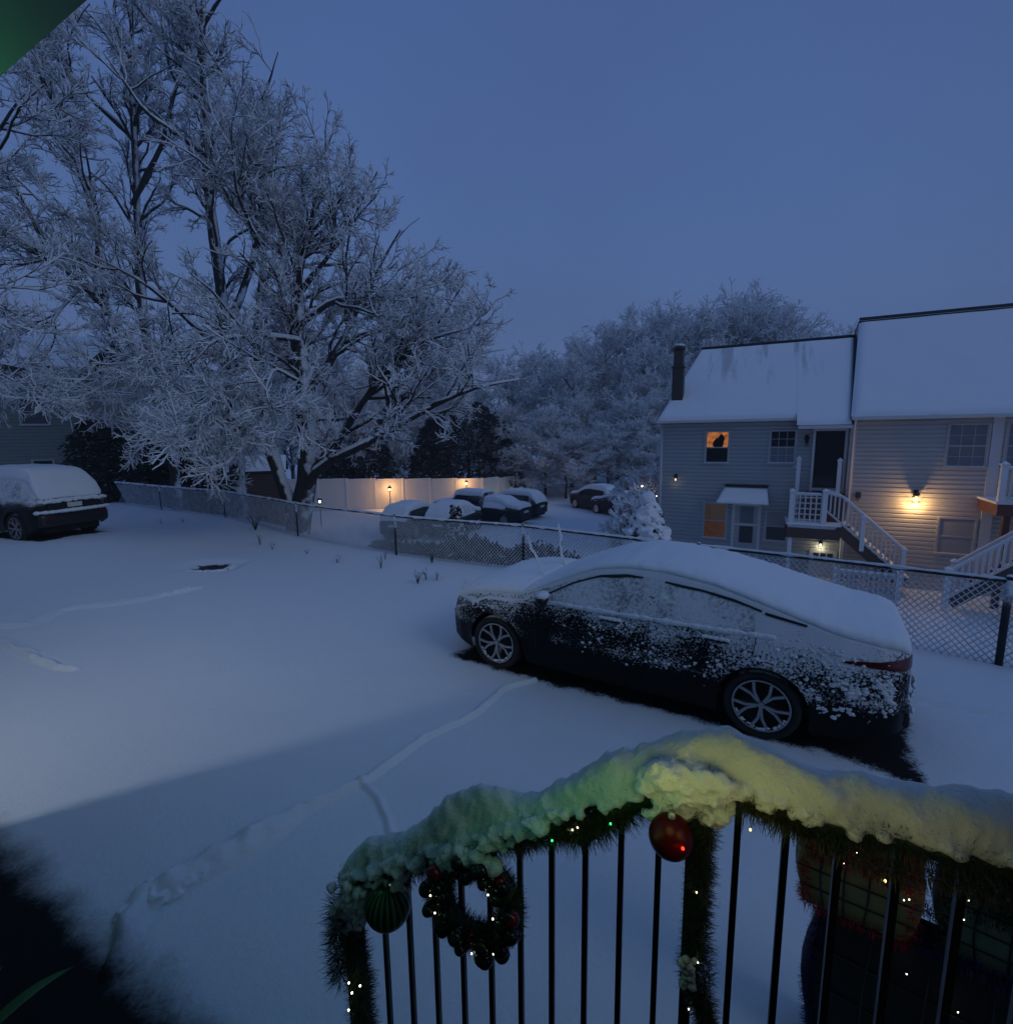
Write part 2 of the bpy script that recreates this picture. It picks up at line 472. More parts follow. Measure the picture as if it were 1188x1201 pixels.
# storm drain
dx, dy = gr(249, 664)
sd = thing('storm_drain', 'dark bare storm drain grate showing through the driveway snow', 'drain', (dx, dy, -.045), R(12))
b = MB(); b.box(-.42, .42, -.3, -.24, -.01, .01); b.box(-.42, .42, .24, .3, -.01, .01); b.box(-.42, -.36, -.24, .24, 0, .02); b.box(.36, .42, -.24, .24, 0, .02)
b.build('frame', MT['black_metal'], sd)
b = MB()
for i in range(12): b.box(-.345 + i * .06, -.315 + i * .06, -.24, .24, .002, .015)
b.box(-.36, .36, -.24, .24, -.04, -.03)
b.build('grate', MT['underbody'], sd)
b = MB()
for i in range(34):
    a = i * 2.399; e_ = random.uniform(.86, 1.12); q = max(abs(math.cos(a)), abs(math.sin(a))) * .72 + .28
    cx, cy = .44 * math.cos(a) * e_ / q * .95, .30 * math.sin(a) * e_ / q * .95
    if abs(cx) > .2 or random.random() < .5: b.lump((cx, cy, -.005), random.uniform(.05, .10), .5, 2.0, 2, (1.3, 1.1, .45), i)
b.build('snow', MT['snow'], sd, True)

# ------------------------------------------------------------------ chain-link fence
def fence():
    P = [np.array(p) for p in FP[1:-1]]
    A = P[0] + (P[0] - P[1]) / np.linalg.norm(P[0] - P[1]) * 3.6
    E_ = P[-1] + (P[-1] - P[-2]) / np.linalg.norm(P[-1] - P[-2]) * 4
    P = [A] + P + [E_]
    cum = [0]
    for i in range(len(P) - 1): cum.append(cum[-1] + np.linalg.norm(P[i + 1] - P[i]))
    cum = np.array(cum); px = np.array([p[0] for p in P]); py = np.array([p[1] for p in P])
    H = 1.06
    base = thing('chain_link_fence', 'long chain link fence caked with snow along the driveway edge', 'fence', (px[1], py[1], 0))
    ox, oy = px[1], py[1]
    def pt(s, z): 
        x = np.interp(s, cum, px); y = np.interp(s, cum, py)
        return np.stack([x - ox, y - oy, np.interp(s, [0, cum[1], cum[2], cum[-1]], [1.12, 1.1, 1.0, 1.0]) * z + gzv(x, y)], -1)
    def gzv(x, y): return ground_z(x, y) * .6
    tot = cum[-1]; sp_ = .082
    a = []
    ns = int(tot / sp_)
    for sgn in (1, -1):
        for i in range(-13, ns + 13):
            s0 = i * sp_; s1 = s0 + sgn * 1.0
            lo, hi = 0.0, 1.0
            if not (0 <= s0 <= tot and 0 <= s1 <= tot): continue
            a.append((s0, s1))
    a = np.array(a)
    q = np.linspace(.02, .985, 13)
    s = a[:, :1] + (a[:, 1:] - a[:, :1]) * q
    pts = pt(s, np.broadcast_to(q, s.shape))
    # little zig-zag of the weave
    pts[..., 0] += .0; 
    k = rng.uniform(.75, 1.5, (len(a), 13))
    V, Q = tubes(pts, .0064 * k, 4)
    npmesh('mesh', V, Q, MT['wire'], base)
    rail = MB(); sn = MB()
    ss = np.linspace(0, tot, 420)
    rp = pt(ss, np.ones_like(ss))
    rail.tube(rp, .028, 8)
    rail.build('top_rail', MT['metal_dark'], base, True)
    # snow ridge on the rail
    nr = 10; rows = []
    for i, p in enumerate(rp):
        k = .8 + .35 * noise.noise(Vector((ss[i] * 3.1, 0, 4))) + .25 * noise.noise(Vector((ss[i] * 11, 5, 4)))
        far = ss[i] / tot
        h = (.036 + .04 * far) * k; wd = .028 * (1 + .3 * far)
        t = rp[min(i + 1, len(rp) - 1)] - rp[max(i - 1, 0)]; t /= np.linalg.norm(t); sdv = np.array([t[1], -t[0], 0]); sdv /= np.linalg.norm(sdv)
        for j in range(nr):
            an = math.pi * (j / (nr - 1)) * 1.2 - .1 * math.pi
            rows.append(p + sdv * (math.cos(an) * wd * k) + np.array([0, 0, .004 + max(math.sin(an), -.3) * h]))
    npmesh('snow_cap', np.array(rows), grid_quads(len(rp), nr), MT['snow_soft'], base)
    sp = list(cum[1:-1]) + [cum[1] + 3.7, 0.05]
    for s in sp:
        b = MB(); p = pt(np.array([s]), np.array([0.0]))[0]; t = pt(np.array([s]), np.array([1.03]))[0]
        r = .04 if s == cum[1] else .03
        b.tube([p - np.array([0, 0, .2]), t], r, 10); b.ball(t, r * 1.15, 10, 6)
        b.build('post', MT['metal_dark'], base, True)

def tubes(P, Rr, sides, up=None):
    """P (B,n,3), Rr (B,n) -> verts, quads of open tubes"""
    B, n_, _ = P.shape
    T = np.empty_like(P)
    T[:, 1:-1] = P[:, 2:] - P[:, :-2]; T[:, 0] = P[:, 1] - P[:, 0]; T[:, -1] = P[:, -1] - P[:, -2]
    T /= np.linalg.norm(T, axis=-1, keepdims=True) + 1e-9
    U = np.zeros_like(P); U[..., 2] = 1
    U[np.abs(T[..., 2]) > .97] = (1, 0, 0)
    Sd = np.cross(T, U); Sd /= np.linalg.norm(Sd, axis=-1, keepdims=True) + 1e-9
    U = np.cross(Sd, T)
    an = np.arange(sides) * 2 * np.pi / sides + (np.pi / 2)
    V = P[:, :, None, :] + Rr[:, :, None, None] * (np.cos(an)[None, None, :, None] * Sd[:, :, None, :] + np.sin(an)[None, None, :, None] * U[:, :, None, :])
    V = V.reshape(-1, 3)
    q = grid_quads(n_, sides, True)
    Q = (np.arange(B) * n_ * sides)[:, None, None] + q[None]
    return V, Q.reshape(-1, 4)
fence()

# ------------------------------------------------------------------ vehicles
def crust_mat(name, paint, bands, amount=.0, scale=46, xdark=None, rough=.38):
    """car paint with wind-blown snow stuck to it; bands = [(z, density)]"""
    m = bpy.data.materials.new(name)
    t, n, l = nt(m)
    out = n.new('ShaderNodeOutputMaterial')
    tc = n.new('ShaderNodeTexCoord'); P = tc.outputs['Object']
    sx = n.new('ShaderNodeSeparateXYZ'); l.new(P, sx.inputs[0])
    rp = n.new('ShaderNodeValToRGB'); l.new(math_n(n, l, 'DIVIDE', sx.outputs[2], 1.8), rp.inputs[0])
    e = rp.color_ramp.elements
    zs = bands
    e[0].position = zs[0][0] / 1.8; e[0].color = (zs[0][1],) * 3 + (1,)
    e[1].position = zs[-1][0] / 1.8; e[1].color = (zs[-1][1],) * 3 + (1,)
    for z, dn in zs[1:-1]:
        q = e.new(z / 1.8); q.color = (dn, dn, dn, 1)
    f1 = noise_n(n, l, scale, 3, .65, P); f0 = noise_n(n, l, 2.3, 3, .6, P)
    bias = math_n(n, l, 'MULTIPLY_ADD', rp.outputs[0], 1.0, math_n(n, l, 'MULTIPLY_ADD', f0, .9, -.45 + amount))
    if xdark:
        rx = n.new('ShaderNodeValToRGB'); l.new(math_n(n, l, 'MULTIPLY_ADD', sx.outputs[0], 1 / 5.4, 1.3 / 5.4), rx.inputs[0])
        ex = rx.color_ramp.elements
        ex[0].position = (xdark[0][0] + 1.3) / 5.4; ex[0].color = (xdark[0][1],) * 3 + (1,)
        ex[1].position = (xdark[-1][0] + 1.3) / 5.4; ex[1].color = (xdark[-1][1],) * 3 + (1,)
        for x, dn in xdark[1:-1]:
            q = ex.new((x + 1.3) / 5.4); q.color = (dn, dn, dn, 1)
        bias = math_n(n, l, 'ADD', bias, math_n(n, l, 'SUBTRACT', rx.outputs[0], .5))
    g = n.new('ShaderNodeNewGeometry'); sn_ = n.new('ShaderNodeSeparateXYZ'); l.new(g.outputs['Normal'], sn_.inputs[0])
    bias = math_n(n, l, 'MULTIPLY_ADD', smooth(n, l, sn_.outputs[2], .25, .75), .8, bias)
    s = math_n(n, l, 'ADD', math_n(n, l, 'MULTIPLY', math_n(n, l, 'SUBTRACT', f1, .5), 1.7), bias)
    k = smooth(n, l, s, .40, .66)
    a = principled(n, paint, rough, 0, .12)
    b = principled(n, SNOWC, .8, 0, .2)
    f3 = noise_n(n, l, scale * 2.2, 3, .6, P)
    bp = n.new('ShaderNodeBump'); bp.inputs['Strength'].default_value = .9; bp.inputs['Distance'].default_value = .012
    l.new(math_n(n, l, 'ADD', math_n(n, l, 'MULTIPLY', f3, .5), k), bp.inputs['Height']); l.new(bp.outputs[0], b.inputs['Normal'])
    ms = n.new('ShaderNodeMixShader'); l.new(math_n(n, l, 'MULTIPLY', k, .93), ms.inputs[0]); l.new(a.outputs[0], ms.inputs[1]); l.new(b.outputs[0], ms.inputs[2])
    l.new(ms.outputs[0], out.inputs[0])
    return m

def film_mat(name, dens=.7, scale=26, dark=(.012, .014, .018)):
    m = bpy.data.materials.new(name)
    t, n, l = nt(m)
    out = n.new('ShaderNodeOutputMaterial'); tc = n.new('ShaderNodeTexCoord'); P = tc.outputs['Object']
    f = noise_n(n, l, scale, 5, .75, P); f0 = noise_n(n, l, 3, 2, .5, P)
    k = smooth(n, l, math_n(n, l, 'MULTIPLY_ADD', f0, .5, math_n(n, l, 'ADD', f, dens - 1.0)), .12, .52, .12, .97)
    a = principled(n, dark, .08, 0, .5); b = principled(n, (.80, .83, .87), .85, 0, .2)
    bp = n.new('ShaderNodeBump'); bp.inputs['Strength'].default_value = .8; bp.inputs['Distance'].default_value = .01
    l.new(f, bp.inputs['Height']); l.new(bp.outputs[0], b.inputs['Normal'])
    ms = n.new('ShaderNodeMixShader'); l.new(k, ms.inputs[0]); l.new(a.outputs[0], ms.inputs[1]); l.new(b.outputs[0], ms.inputs[2])
    l.new(ms.outputs[0], out.inputs[0])
    return m

MT['film'] = film_mat('snow_filmed_glass', .66)
MT['darkglass'] = plain('car_glass', (.012, .014, .017), .08, var=0, spec=.6)
MT['paint_black'] = crust_mat('black_paint_snow', (.0032, .0038, .0055), [(0, -.1), (.34, -.08), (.42, .05), (.56, .48), (.70, .40), (.82, .50), (.94, .66), (1.06, .70), (1.25, .74)], -.05,
                              xdark=[(-1.2, .56), (-.6, .62), (-.1, .60), (.5, .50), (1.6, .46), (2.2, .40), (2.36, .16), (2.55, .36), (2.75, .55), (3.2, .50), (3.9, .58)])
MT['paint_dark'] = crust_mat('dark_paint_snow', (.012, .014, .016), [(0, -.2), (.6, -.1), (.8, .15), (.95, .55), (1.3, .75)], .0)
MT['paint_far'] = crust_mat('far_paint_snow', (.02, .024, .03), [(0, -.3), (.5, -.2), (.8, 0), (.95, .25), (1.3, .5)], -.08, 20)

class Prof:
    """body shape: top line, belt, plan half width, wheel positions (x forward, rear axle at 0)"""
    def __init__(s, top, belt, plan, wheels, tumble, zlow=.2, wr=.34, arch=.39, crown=.05):
        X = np.linspace(top[0][0], top[-1][0], 600)
        Zt = np.interp(X, *zip(*top)); Wp = np.interp(X, *zip(*plan)); Zb = np.interp(X, *zip(*belt))
        k = np.hanning(31); k /= k.sum()
        sm = lambda a: np.convolve(np.pad(a, 15, mode='edge'), k, 'valid')
        s.X, s.Zt, s.Wp, s.Zb = X, sm(Zt), Wp, sm(Zb)
        s.wheels, s.tumble, s.zl, s.wr, s.arch, s.crown = wheels, tumble, zlow, wr, arch, crown
        s.x0, s.x1 = X[0], X[-1]
    def zt(s, x): return np.interp(x, s.X, s.Zt)
    def zb(s, x): return np.minimum(np.interp(x, s.X, s.Zb), s.zt(x) - .01)
    def W(s, x): return np.interp(x, s.X, s.Wp)
    def low(s, x):
        z = np.full_like(np.asarray(x, float), s.zl)
        z = z + .12 * np.clip((np.asarray(x) - (s.x1 - .5)) / .5, 0, 1) + .14 * np.clip((s.x0 + .5 - np.asarray(x)) / .5, 0, 1)
        for xc in s.wheels:
            d = s.arch ** 2 - (x - xc) ** 2
            z = np.where(d > 0, np.maximum(z, s.wr + np.sqrt(np.maximum(d, 0))), z)
        return z
    def side(s, x, z):
        zb = np.interp(x, s.X, s.Zb); W = s.W(x)
        below = W * (1 - .055 * np.clip((.66 - z) / .46, 0, 1.2) ** 1.6 - .035 * np.clip((z - .70) / np.maximum(zb - .70, .05), 0, 1) ** 2)
        wb = W * .965
        above = wb - .012 - s.tumble * (z - zb) - .18 * np.clip(z - zb, 0, 1) ** 2
        r = np.where(z < zb, below, above)
        # crease along the flank and flared arches
        r = r + .012 * np.exp(-((z - .80) / .035) ** 2)
        for xc in s.wheels:
            d = np.hypot(x - xc, z - s.wr)
            r = r + .018 * np.exp(-((d - s.arch) / .05) ** 2)
        return r
    def rows(s, x):
        """(y,z) from sill to roof centre for station x"""
        lo, zb, zt = float(s.low(x)), float(s.zb(x)), float(s.zt(x))
        zb = max(zb, lo + .02); zt = max(zt, zb + .005)
        r = []
        for t in np.linspace(0, 1, 12): r.append((float(s.side(x, lo + (zb - lo) * t)), lo + (zb - lo) * t))
        for t in np.linspace(0, 1, 8)[1:]: r.append((float(s.side(x, zb + (zt - zb) * t)), zb + (zt - zb) * t))
        w_ = r[-1][0]
        for t in np.linspace(0, 1, 9)[1:]:
            a = t * math.pi / 2
            r.append((w_ * math.cos(a) if t < 1 else 0.0, zt + s.crown * math.sin(a) ** .8))
        return r

def car_body(P, root, paint, nst=150):
    xs = np.unique(np.concatenate([np.linspace(P.x0, P.x1, nst)] + [np.linspace(c - P.arch, c + P.arch, 49) for c in P.wheels]))
    G = np.array([[(x, y, z) for y, z in P.rows(x)] for x in xs])
    Gm = G * np.array([1, -1, 1])
    full = np.concatenate([G, Gm[:, -2::-1]], 1)
    nr, nc, _ = full.shape
    V = full.reshape(-1, 3)
    Q = grid_quads(nr, nc)
    o = npmesh('body', V, Q[:, ::-1], paint, root)
    for i in (0, nr - 1):
        b = MB()
        ring = [tuple(p) for p in full[i]]
        half = nc // 2
        vs = ring
        fs = [(j, j + 1, nc - 2 - j, nc - 1 - j) for j in range(half)]
        b.add(vs, fs)
        b.build('rear_bumper' if i == 0 else 'front_bumper', paint, root)
    u = MB(); u.box(P.x0 + .12, P.x1 - .12, -.62, .62, .2, .62); u.build('underbody', MT['underbody'], root)
    return xs

def side_patch(P, poly_top, poly_bot, x0, x1, off, name, mat, root, n=26, m=7, sides=(1, -1)):
    for sg in sides:
        xs = np.linspace(x0, x1, n); V = []
        for x in xs:
            zt = np.interp(x, *zip(*poly_top)); zb = np.interp(x, *zip(*poly_bot)); zt = max(zt, zb + .002)
            for t in np.linspace(0, 1, m):
                z = zb + (zt - zb) * t
                V.append((x, sg * (float(P.side(x, z)) + off), z))
        Q = grid_quads(n, m)
        npmesh(name, np.array(V), Q[:, ::-1] if sg > 0 else Q, mat, root)

def car_snow(P, root, x0, x1, thick, mat, first=15, nst=150, seed=1, name='snow_cover', rough=1.0):
    """settled snow over the top surfaces; thick = [(x, t)]"""
    xs = np.linspace(x0, x1, nst); rows = []
    for x in xs:
        r = P.rows(x)
        A = [(y, z) for y, z in r[first:]]
        A = A + [(-y, z) for y, z in A[-2::-1]]
        T = np.interp(x, *zip(*thick)); fx = min(1, (x - x0) / .06, (x1 - x) / .06); fx = max(0, fx) ** .45
        line = []; nA = len(A)
        for j, (y, z) in enumerate(A):
            e = min(j, nA - 1 - j) / 4.0; k = min(1, e) ** .6
            nz = fbm(x * 1.0, y, seed, 2.2, 3) * .35 + fbm(x, y, seed + 5, 8, 3) * .22 * rough
            h = T * (.05 + .95 * k) * fx * (1 + nz)
            oy = (1 if y > 0 else -1) * h * .22 * (1 - min(1, e)) if abs(y) > .01 else 0
            edge = .012 * noise.noise(Vector((x * 14, y * 3, seed)))
            line.append((x - (.03 * fx if x < x0 + .2 else 0), y + oy, z + h + .004 + (edge if e < 1 else 0)))
        # skirt below the surface
        line = [(line[0][0], A[0][0] - .03, A[0][1] - .02)] + line + [(line[-1][0], A[-1][0] + .03, A[-1][1] - .02)]
        rows.append(line)
    G = np.array(rows)
    V = G.reshape(-1, 3); Q = grid_quads(G.shape[0], G.shape[1])
    o = npmesh(name, V, Q[:, ::-1], mat, root)
    return o

def wheel(root, x, y, P, sg, spokes=True, snowy=True):
    M = Matrix.Translation((x, y, P.wr)) @ Matrix.Rotation(-sg * math.pi / 2, 4, 'X')
    r = P.wr
    b = MB()
    rm = r * .735
    b.lathe([(rm, -.10), (rm + .01, .09), (rm + .035, .105), (r * .93, .112), (r - .004, .085), (r, .04), (r, -.10), (rm, -.10)], 40, M)
    w_ = b.build('wheel', MT['tyre'], root, True)
    b = MB()
    b.lathe([(rm + .006, .10), (rm - .012, .102), (rm - .022, .08), (rm - .03, .0), (.03, -.02)], 40, M)
    b.build('barrel', MT['black_trim'], w_, True)
    b = MB()
    if spokes:
        for i in range(5):
            a = 2 * math.pi * i / 5 + .3
            for d in (-.30, .30):
                p0 = Vector((math.cos(a + d * .3) * .035, math.sin(a + d * .3) * .035, .075))
                p1 = Vector((math.cos(a + d * .45) * rm * .55, math.sin(a + d * .45) * rm * .55, .085))
                p2 = Vector((math.cos(a + d) * (rm - .012), math.sin(a + d) * (rm - .012), .098))
                b.bar(M @ p0, M @ p1, .024, .02, M.to_3x3() @ Vector((0, 0, 1)))
                b.bar(M @ p1, M @ p2, .026, .02, M.to_3x3() @ Vector((0, 0, 1)))
        b.lathe([(rm + .006, .106), (rm - .01, .107)], 40, M)
        b.lathe([(.0001, .098), (.03, .095), (.034, .07)], 16, M)
    else:
        b.lathe([(.001, .09), (rm * .5, .085), (rm * .9, .1), (rm, .102)], 20, M)
    b.build('rim', MT['rim'], w_)
    if snowy:
        b = MB()
        for k in range(46):
            a = -math.pi / 2 + (random.random() - .5) * 2.4
            if sg < 0: a = -a
            rr = rm - .018 + random.uniform(-.012, .006)
            p = M @ Vector((math.cos(a) * rr * sg, 0, .10)) if False else Vector((x + math.cos(a) * rr, y + sg * .10, P.wr + math.sin(-abs(a)) * rr if False else P.wr + rr * math.sin(-math.pi / 2 + (a + math.pi / 2)) ))
            b.lump(p, random.uniform(.008, .018), .3, sub=1, sc=(1.3, .5, .8), seed=k)
        b.build('wheel_snow', MT['snow'], w_, True)

def place_ground(root, x, y, rz, z=None):
    root.location = (x, y, gz(x, y) if z is None else z); root.rotation_euler = (0, 0, rz)

# ---- the black sedan beside the fence
SED = Prof(top=[(-1.14, .98), (-1.08, 1.04), (-.85, 1.08), (-.55, 1.135), (0, 1.295), (.5, 1.42), (1.0, 1.475), (1.4, 1.478), (1.75, 1.425), (2.1, 1.29), (2.5, 1.10), (2.72, 1.025), (3.1, .985), (3.5, .90), (3.75, .80), (3.9, .68), (3.97, .60)],
           belt=[(-1.14, .93), (-.6, 1.0), (.2, 1.03), (1.5, 1.02), (2.5, .99), (3.2, .92), (3.97, .55)],
           plan=[(-1.14, .60), (-1.12, .68), (-1.05, .79), (-.9, .87), (-.6, .925), (0, .955), (1.5, .96), (2.9, .95), (3.4, .91), (3.65, .84), (3.82, .73), (3.93, .58), (3.97, .48)],
           wheels=(0, 3.02), tumble=.36, zlow=.17, wr=.345, arch=.40, crown=.035)

def make_sedan():
    rx, ry = gr(890, 865); fx, fy = gr(583, 783)
    yaw = math.atan2(fy - ry, fx - rx)
    k = .955    # half track: the wheels' outer faces sit on this line
    ox = rx + math.sin(yaw) * .90; oy = ry - math.cos(yaw) * .90
    t = thing('parked_car', 'black four door fastback sedan half covered in snow beside the fence', 'car', (ox, oy, .0), yaw)
    car_body(SED, t, MT['paint_black'])
    for x in SED.wheels:
        for sg in (1, -1): wheel(t, x, sg * .83, SED, sg)
    # glass with frozen film, dark gaps along its upper edge
    top_f = [(1.13, 1.405), (1.4, 1.415), (1.7, 1.37), (2.0, 1.26), (2.3, 1.10), (2.42, 1.03)]
    top_r = [(.05, 1.255), (.3, 1.32), (.6, 1.365), (1.03, 1.40)]
    bot = [(-.2, 1.06), (.2, 1.045), (2.5, 1.01)]
    dn = lambda tp, d: [(x, z - d) for x, z in tp]
    gp = lambda tp, d: [(x, z - d * max(.1, .6 + 1.1 * noise.noise(Vector((x * 2.3, d, 2))))) for x, z in tp]
    den = lambda tp: [(x, np.interp(x, *zip(*tp))) for x in np.linspace(tp[0][0], tp[-1][0], 24)]
    side_patch(SED, top_f, bot, 1.15, 2.40, .004, 'window', MT['film'], t)
    side_patch(SED, top_r, bot, .10, 1.02, .004, 'window', MT['film'], t)
    side_patch(SED, dn(den(top_f), -.006), gp(den(top_f), .026), 1.22, 2.40, .009, 'window_gasket', MT['black_trim'], t, 40, 3)
    side_patch(SED, dn(den(top_r), -.006), gp(den(top_r), .030), .05, .98, .009, 'window_gasket', MT['black_trim'], t, 40, 3)
    side_patch(SED, [(-.35, 1.185), (.03, 1.25)], [(-.35, 1.165), (.03, 1.225)], -.33, .02, .008, 'quarter_glass', MT['black_trim'], t, 10, 3)
    # shut lines and handles
    for x0 in (1.09, 2.45, .12):
        b = MB()
        for sg in (1, -1):
            zz = np.linspace(.36, 1.02, 12); lean = -.10 if x0 == .12 else .02
            pts = [(x0 + lean * (z - .6) + (-.45 * max(0, .72 - z) if x0 == .12 else 0), sg * (float(SED.side(x0, z)) + .001), z) for z in zz if not (x0 == .12 and z < .8)]
            b.tube(pts, .004, 4)
        b.build('door_gap', MT['black_trim'], t)
    for x0 in (.42, 1.50):
        for sg in (1, -1):
            b = MB(); z = .93
            y = float(SED.side(x0, z)) + .022
            b.bar((x0 - .10, sg * y, z), (x0 + .12, sg * y, z), .022, .03)
            h = b.build('door_handle', MT['black_trim'], t, bevel=.006)
            b = MB(); 
            for q in range(5): b.lump((x0 - .09 + q * .05, sg * y, z + .022), .026, .3, sc=(1.3, .8, .7), seed=q)
            b.build('snow', MT['snow'], h, True)
    # mirrors
    for sg in (1, -1):
        b = MB(); b.lump((2.30, sg * 1.04, 1.06), .085, .1, sub=2, sc=(.8, 1.15, .75)); b.bar((2.36, sg * .90, 1.02), (2.32, sg * 1.0, 1.04), .05, .03)
        mi = b.build('mirror', MT['black_trim'], t, True)
        b = MB(); b.lump((2.30, sg * 1.03, 1.115), .085, .2, sub=2, sc=(.9, 1.2, .55), seed=3); b.build('snow', MT['snow'], mi, True)
    # tail lamps wrapping the corner, trunk lip, plate, lower bumper
    for sg in (1, -1):
        V = []
        xs = [-.62, -.75, -.88, -.98, -1.05, -1.10, -1.135]
        for i, x in enumerate(xs):
            hh = .012 + .05 * min(1, i / 4)
            for tt in (0, .5, 1):
                z = .93 + (tt - .5) * 2 * hh * .8
                V.append((x - .006, sg * (float(SED.side(x, z)) + .008), z))
        V += [(-1.152, sg * .30, .87), (-1.152, sg * .30, .93), (-1.152, sg * .30, .99)]
        npmesh('tail_lamp', np.array(V), grid_quads(len(xs) + 1, 3)[:, ::(-1 if sg < 0 else 1)], MT['tail_red'], t)
    b = MB(); b.box(-1.165, -1.142, -.26, .26, .60, .73); b.build('licence_plate', MT['plate'], t, bevel=.005)
    b = MB(); b.box(-1.17, -1.0, -.62, .62, .30, .44); b.build('diffuser', MT['black_trim'], t, bevel=.02)
    # snow
    car_snow(SED, t, -1.13, 2.62, [(-1.13, .075), (-.95, .09), (-.3, .06), (.6, .052), (1.4, .058), (1.8, .045), (2.4, .045), (2.62, .04)], MT['snow'], first=18, seed=2)
    car_snow(SED, t, 2.66, 3.90, [(2.66, .055), (2.85, .09), (3.3, .10), (3.7, .075), (3.9, .03)], MT['snow'], first=18, nst=70, seed=6, name='hood_snow')
    # lifted wipers
    for y, x1, z1 in ((.30, 2.95, 1.66), (-.35, 2.82, 1.72)):
        b = MB(); b.tube([(2.66, y, 1.06), (2.70, y, 1.2), (x1 - .1, y, z1 - .2), (x1 - .05, y, z1)], .008, 6)
        wp = b.build('wiper', MT['black_trim'], t)
        b = MB(); b.tube([(2.665, y, 1.10), (2.70, y, 1.2), ((2.7 + x1) / 2 - .03, y, (1.2 + z1) / 2 - .02), (x1 - .1, y, z1 - .2), (x1 - .05, y, z1 - .01)], [.012, .022, .019, .023, .012], 7)
        b.build('snow', MT['snow'], wp, True)
    # clumps stuck to the flank and rear bumper
    b = MB()
    for k in range(1300):
        x = random.uniform(-1.05, 3.8); z = random.choice([random.gauss(.60, .07), random.gauss(.97, .05), random.gauss(.80, .12)])
        if 2.2 < x < 2.7 or z < .35 or z > 1.08: continue
        if fbm(x, z, 3, 1.6, 2) < -.02 and random.random() < .85: continue
        if any(math.hypot(x - c, z - SED.wr) < SED.arch + .03 for c in SED.wheels): continue
        if x > 1.9 and z < .75: continue
        y = float(SED.side(x, z))
        b.lump((x, y + .003, z), random.choice([.005, .007, .009, .012, .016]) * random.uniform(.7, 1.2), .7, 2.4, 2, (1.2, .6, .9), k)
    for k in range(420):
        x = random.uniform(-1.0, -.45); z = random.gauss(.64, .10)
        if fbm(x, z, 8, 5, 2) < -.05: continue
        y = float(SED.side(x, z))
        b.lump((x, y - .004, z), random.uniform(.007, .024), .9, 2.6, 2, (1.2, .5, .9), k)
    for k in range(60):
        yy = random.uniform(-.7, .75); z = random.choice([random.gauss(.76, .03), random.gauss(.55, .08)])
        b.lump((-1.14 - .012, yy, z), random.uniform(.008, .03), .9, 2.6, 2, (.5, 1.3, .9), k)
    b.build('snow_clumps', MT['snow'], t, True)
    # snow rest on the rear bumper step and along the door tops
    for sg in (1, -1):
        b = MB()
        for k in range(46):
            x = -.05 + k * .052; z = 1.035 - .008 * k * .1
            if 1.0 < x < 1.14 and k % 2: continue
            b.lump((x, sg * (float(SED.side(x, z)) + .004), z), random.uniform(.026, .044), .35, sub=2, sc=(1.5, .55, .75), seed=k)
        b.build('sill_snow', MT['snow'], t, True)
    return t
make_sedan()

# ---- generic vehicles
def make_car(P, loc, rz, paint, label, cat='car', thick=.09, tops=None, rear=True, name='parked_car', group=None, lowres=True, z=None, film=None, spokes=False):
    t = thing(name, label, cat, (0, 0, 0), 0, group)
    place_ground(t, loc[0], loc[1], rz, z)
    car_body(P, t, paint, 70)
    for x in P.wheels:
        for sg in (1, -1): wheel(t, x, sg * (P.W(x) - .12), P, sg, spokes, False)
    tb = tops
    if tb:
        bot = [(x, float(P.zb(x)) + .04) for x in np.linspace(tb[0], tb[1], 20)]
        top = [(x, max(float(P.zt(x)) - .07, float(P.zb(x)) + .045)) for x in np.linspace(tb[0], tb[1], 20)]
        side_patch(P, top, bot, tb[0], tb[1], .005, 'window', film or MT['darkglass'], t, 22, 5)
    car_snow(P, t, P.x0 + .02, P.x1 - .06, [(P.x0, thick), (P.x1 - .3, thick), (P.x1, .03)], MT['snow'], 16, 70, seed=loc[0])
    if rear:
        for sg in (1, -1):
            b = MB(); b.box(P.x0 - .015, P.x0 + .04, sg * P.W(P.x0) * .95 - .09, sg * P.W(P.x0) * .95 + .09, .78, .95); b.build('tail_lamp', MT['tail_red'], t, bevel=.01)
        b = MB(); b.box(P.x0 - .02, P.x0 + .01, -.26, .26, .72, .84); b.build('licence_plate', MT['plate'], t)
    return t

SUVP = Prof(top=[(-.85, .98), (-.80, 1.02), (-.55, 1.38), (-.35, 1.57), (-.1, 1.63), (1.2, 1.66), (1.7, 1.58), (2.5, 1.12), (3.3, 1.02), (3.6, .9), (3.68, .7)],
            belt=[(-.85, .95), (0, 1.02), (2.5, 1.0), (3.68, .68)],
            plan=[(-.85, .68), (-.80, .78), (-.6, .87), (0, .9), (2.7, .9), (3.3, .83), (3.6, .66), (3.68, .55)], wheels=(0, 2.65), tumble=.30, zlow=.22, wr=.34, arch=.40)
HATCH = SUVP
SEDS = Prof(top=[(-1.0, .98), (-.6, 1.06), (-.2, 1.1), (.4, 1.40), (.9, 1.46), (1.5, 1.42), (2.3, 1.05), (3.2, .95), (3.6, .75), (3.7, .6)],
            belt=[(-1, .92), (2.4, .95), (3.7, .58)],
            plan=[(-1, .62), (-.85, .82), (-.4, .89), (2.7, .9), (3.3, .82), (3.6, .62), (3.7, .5)], wheels=(0, 2.7), tumble=.36, wr=.33, arch=.38)
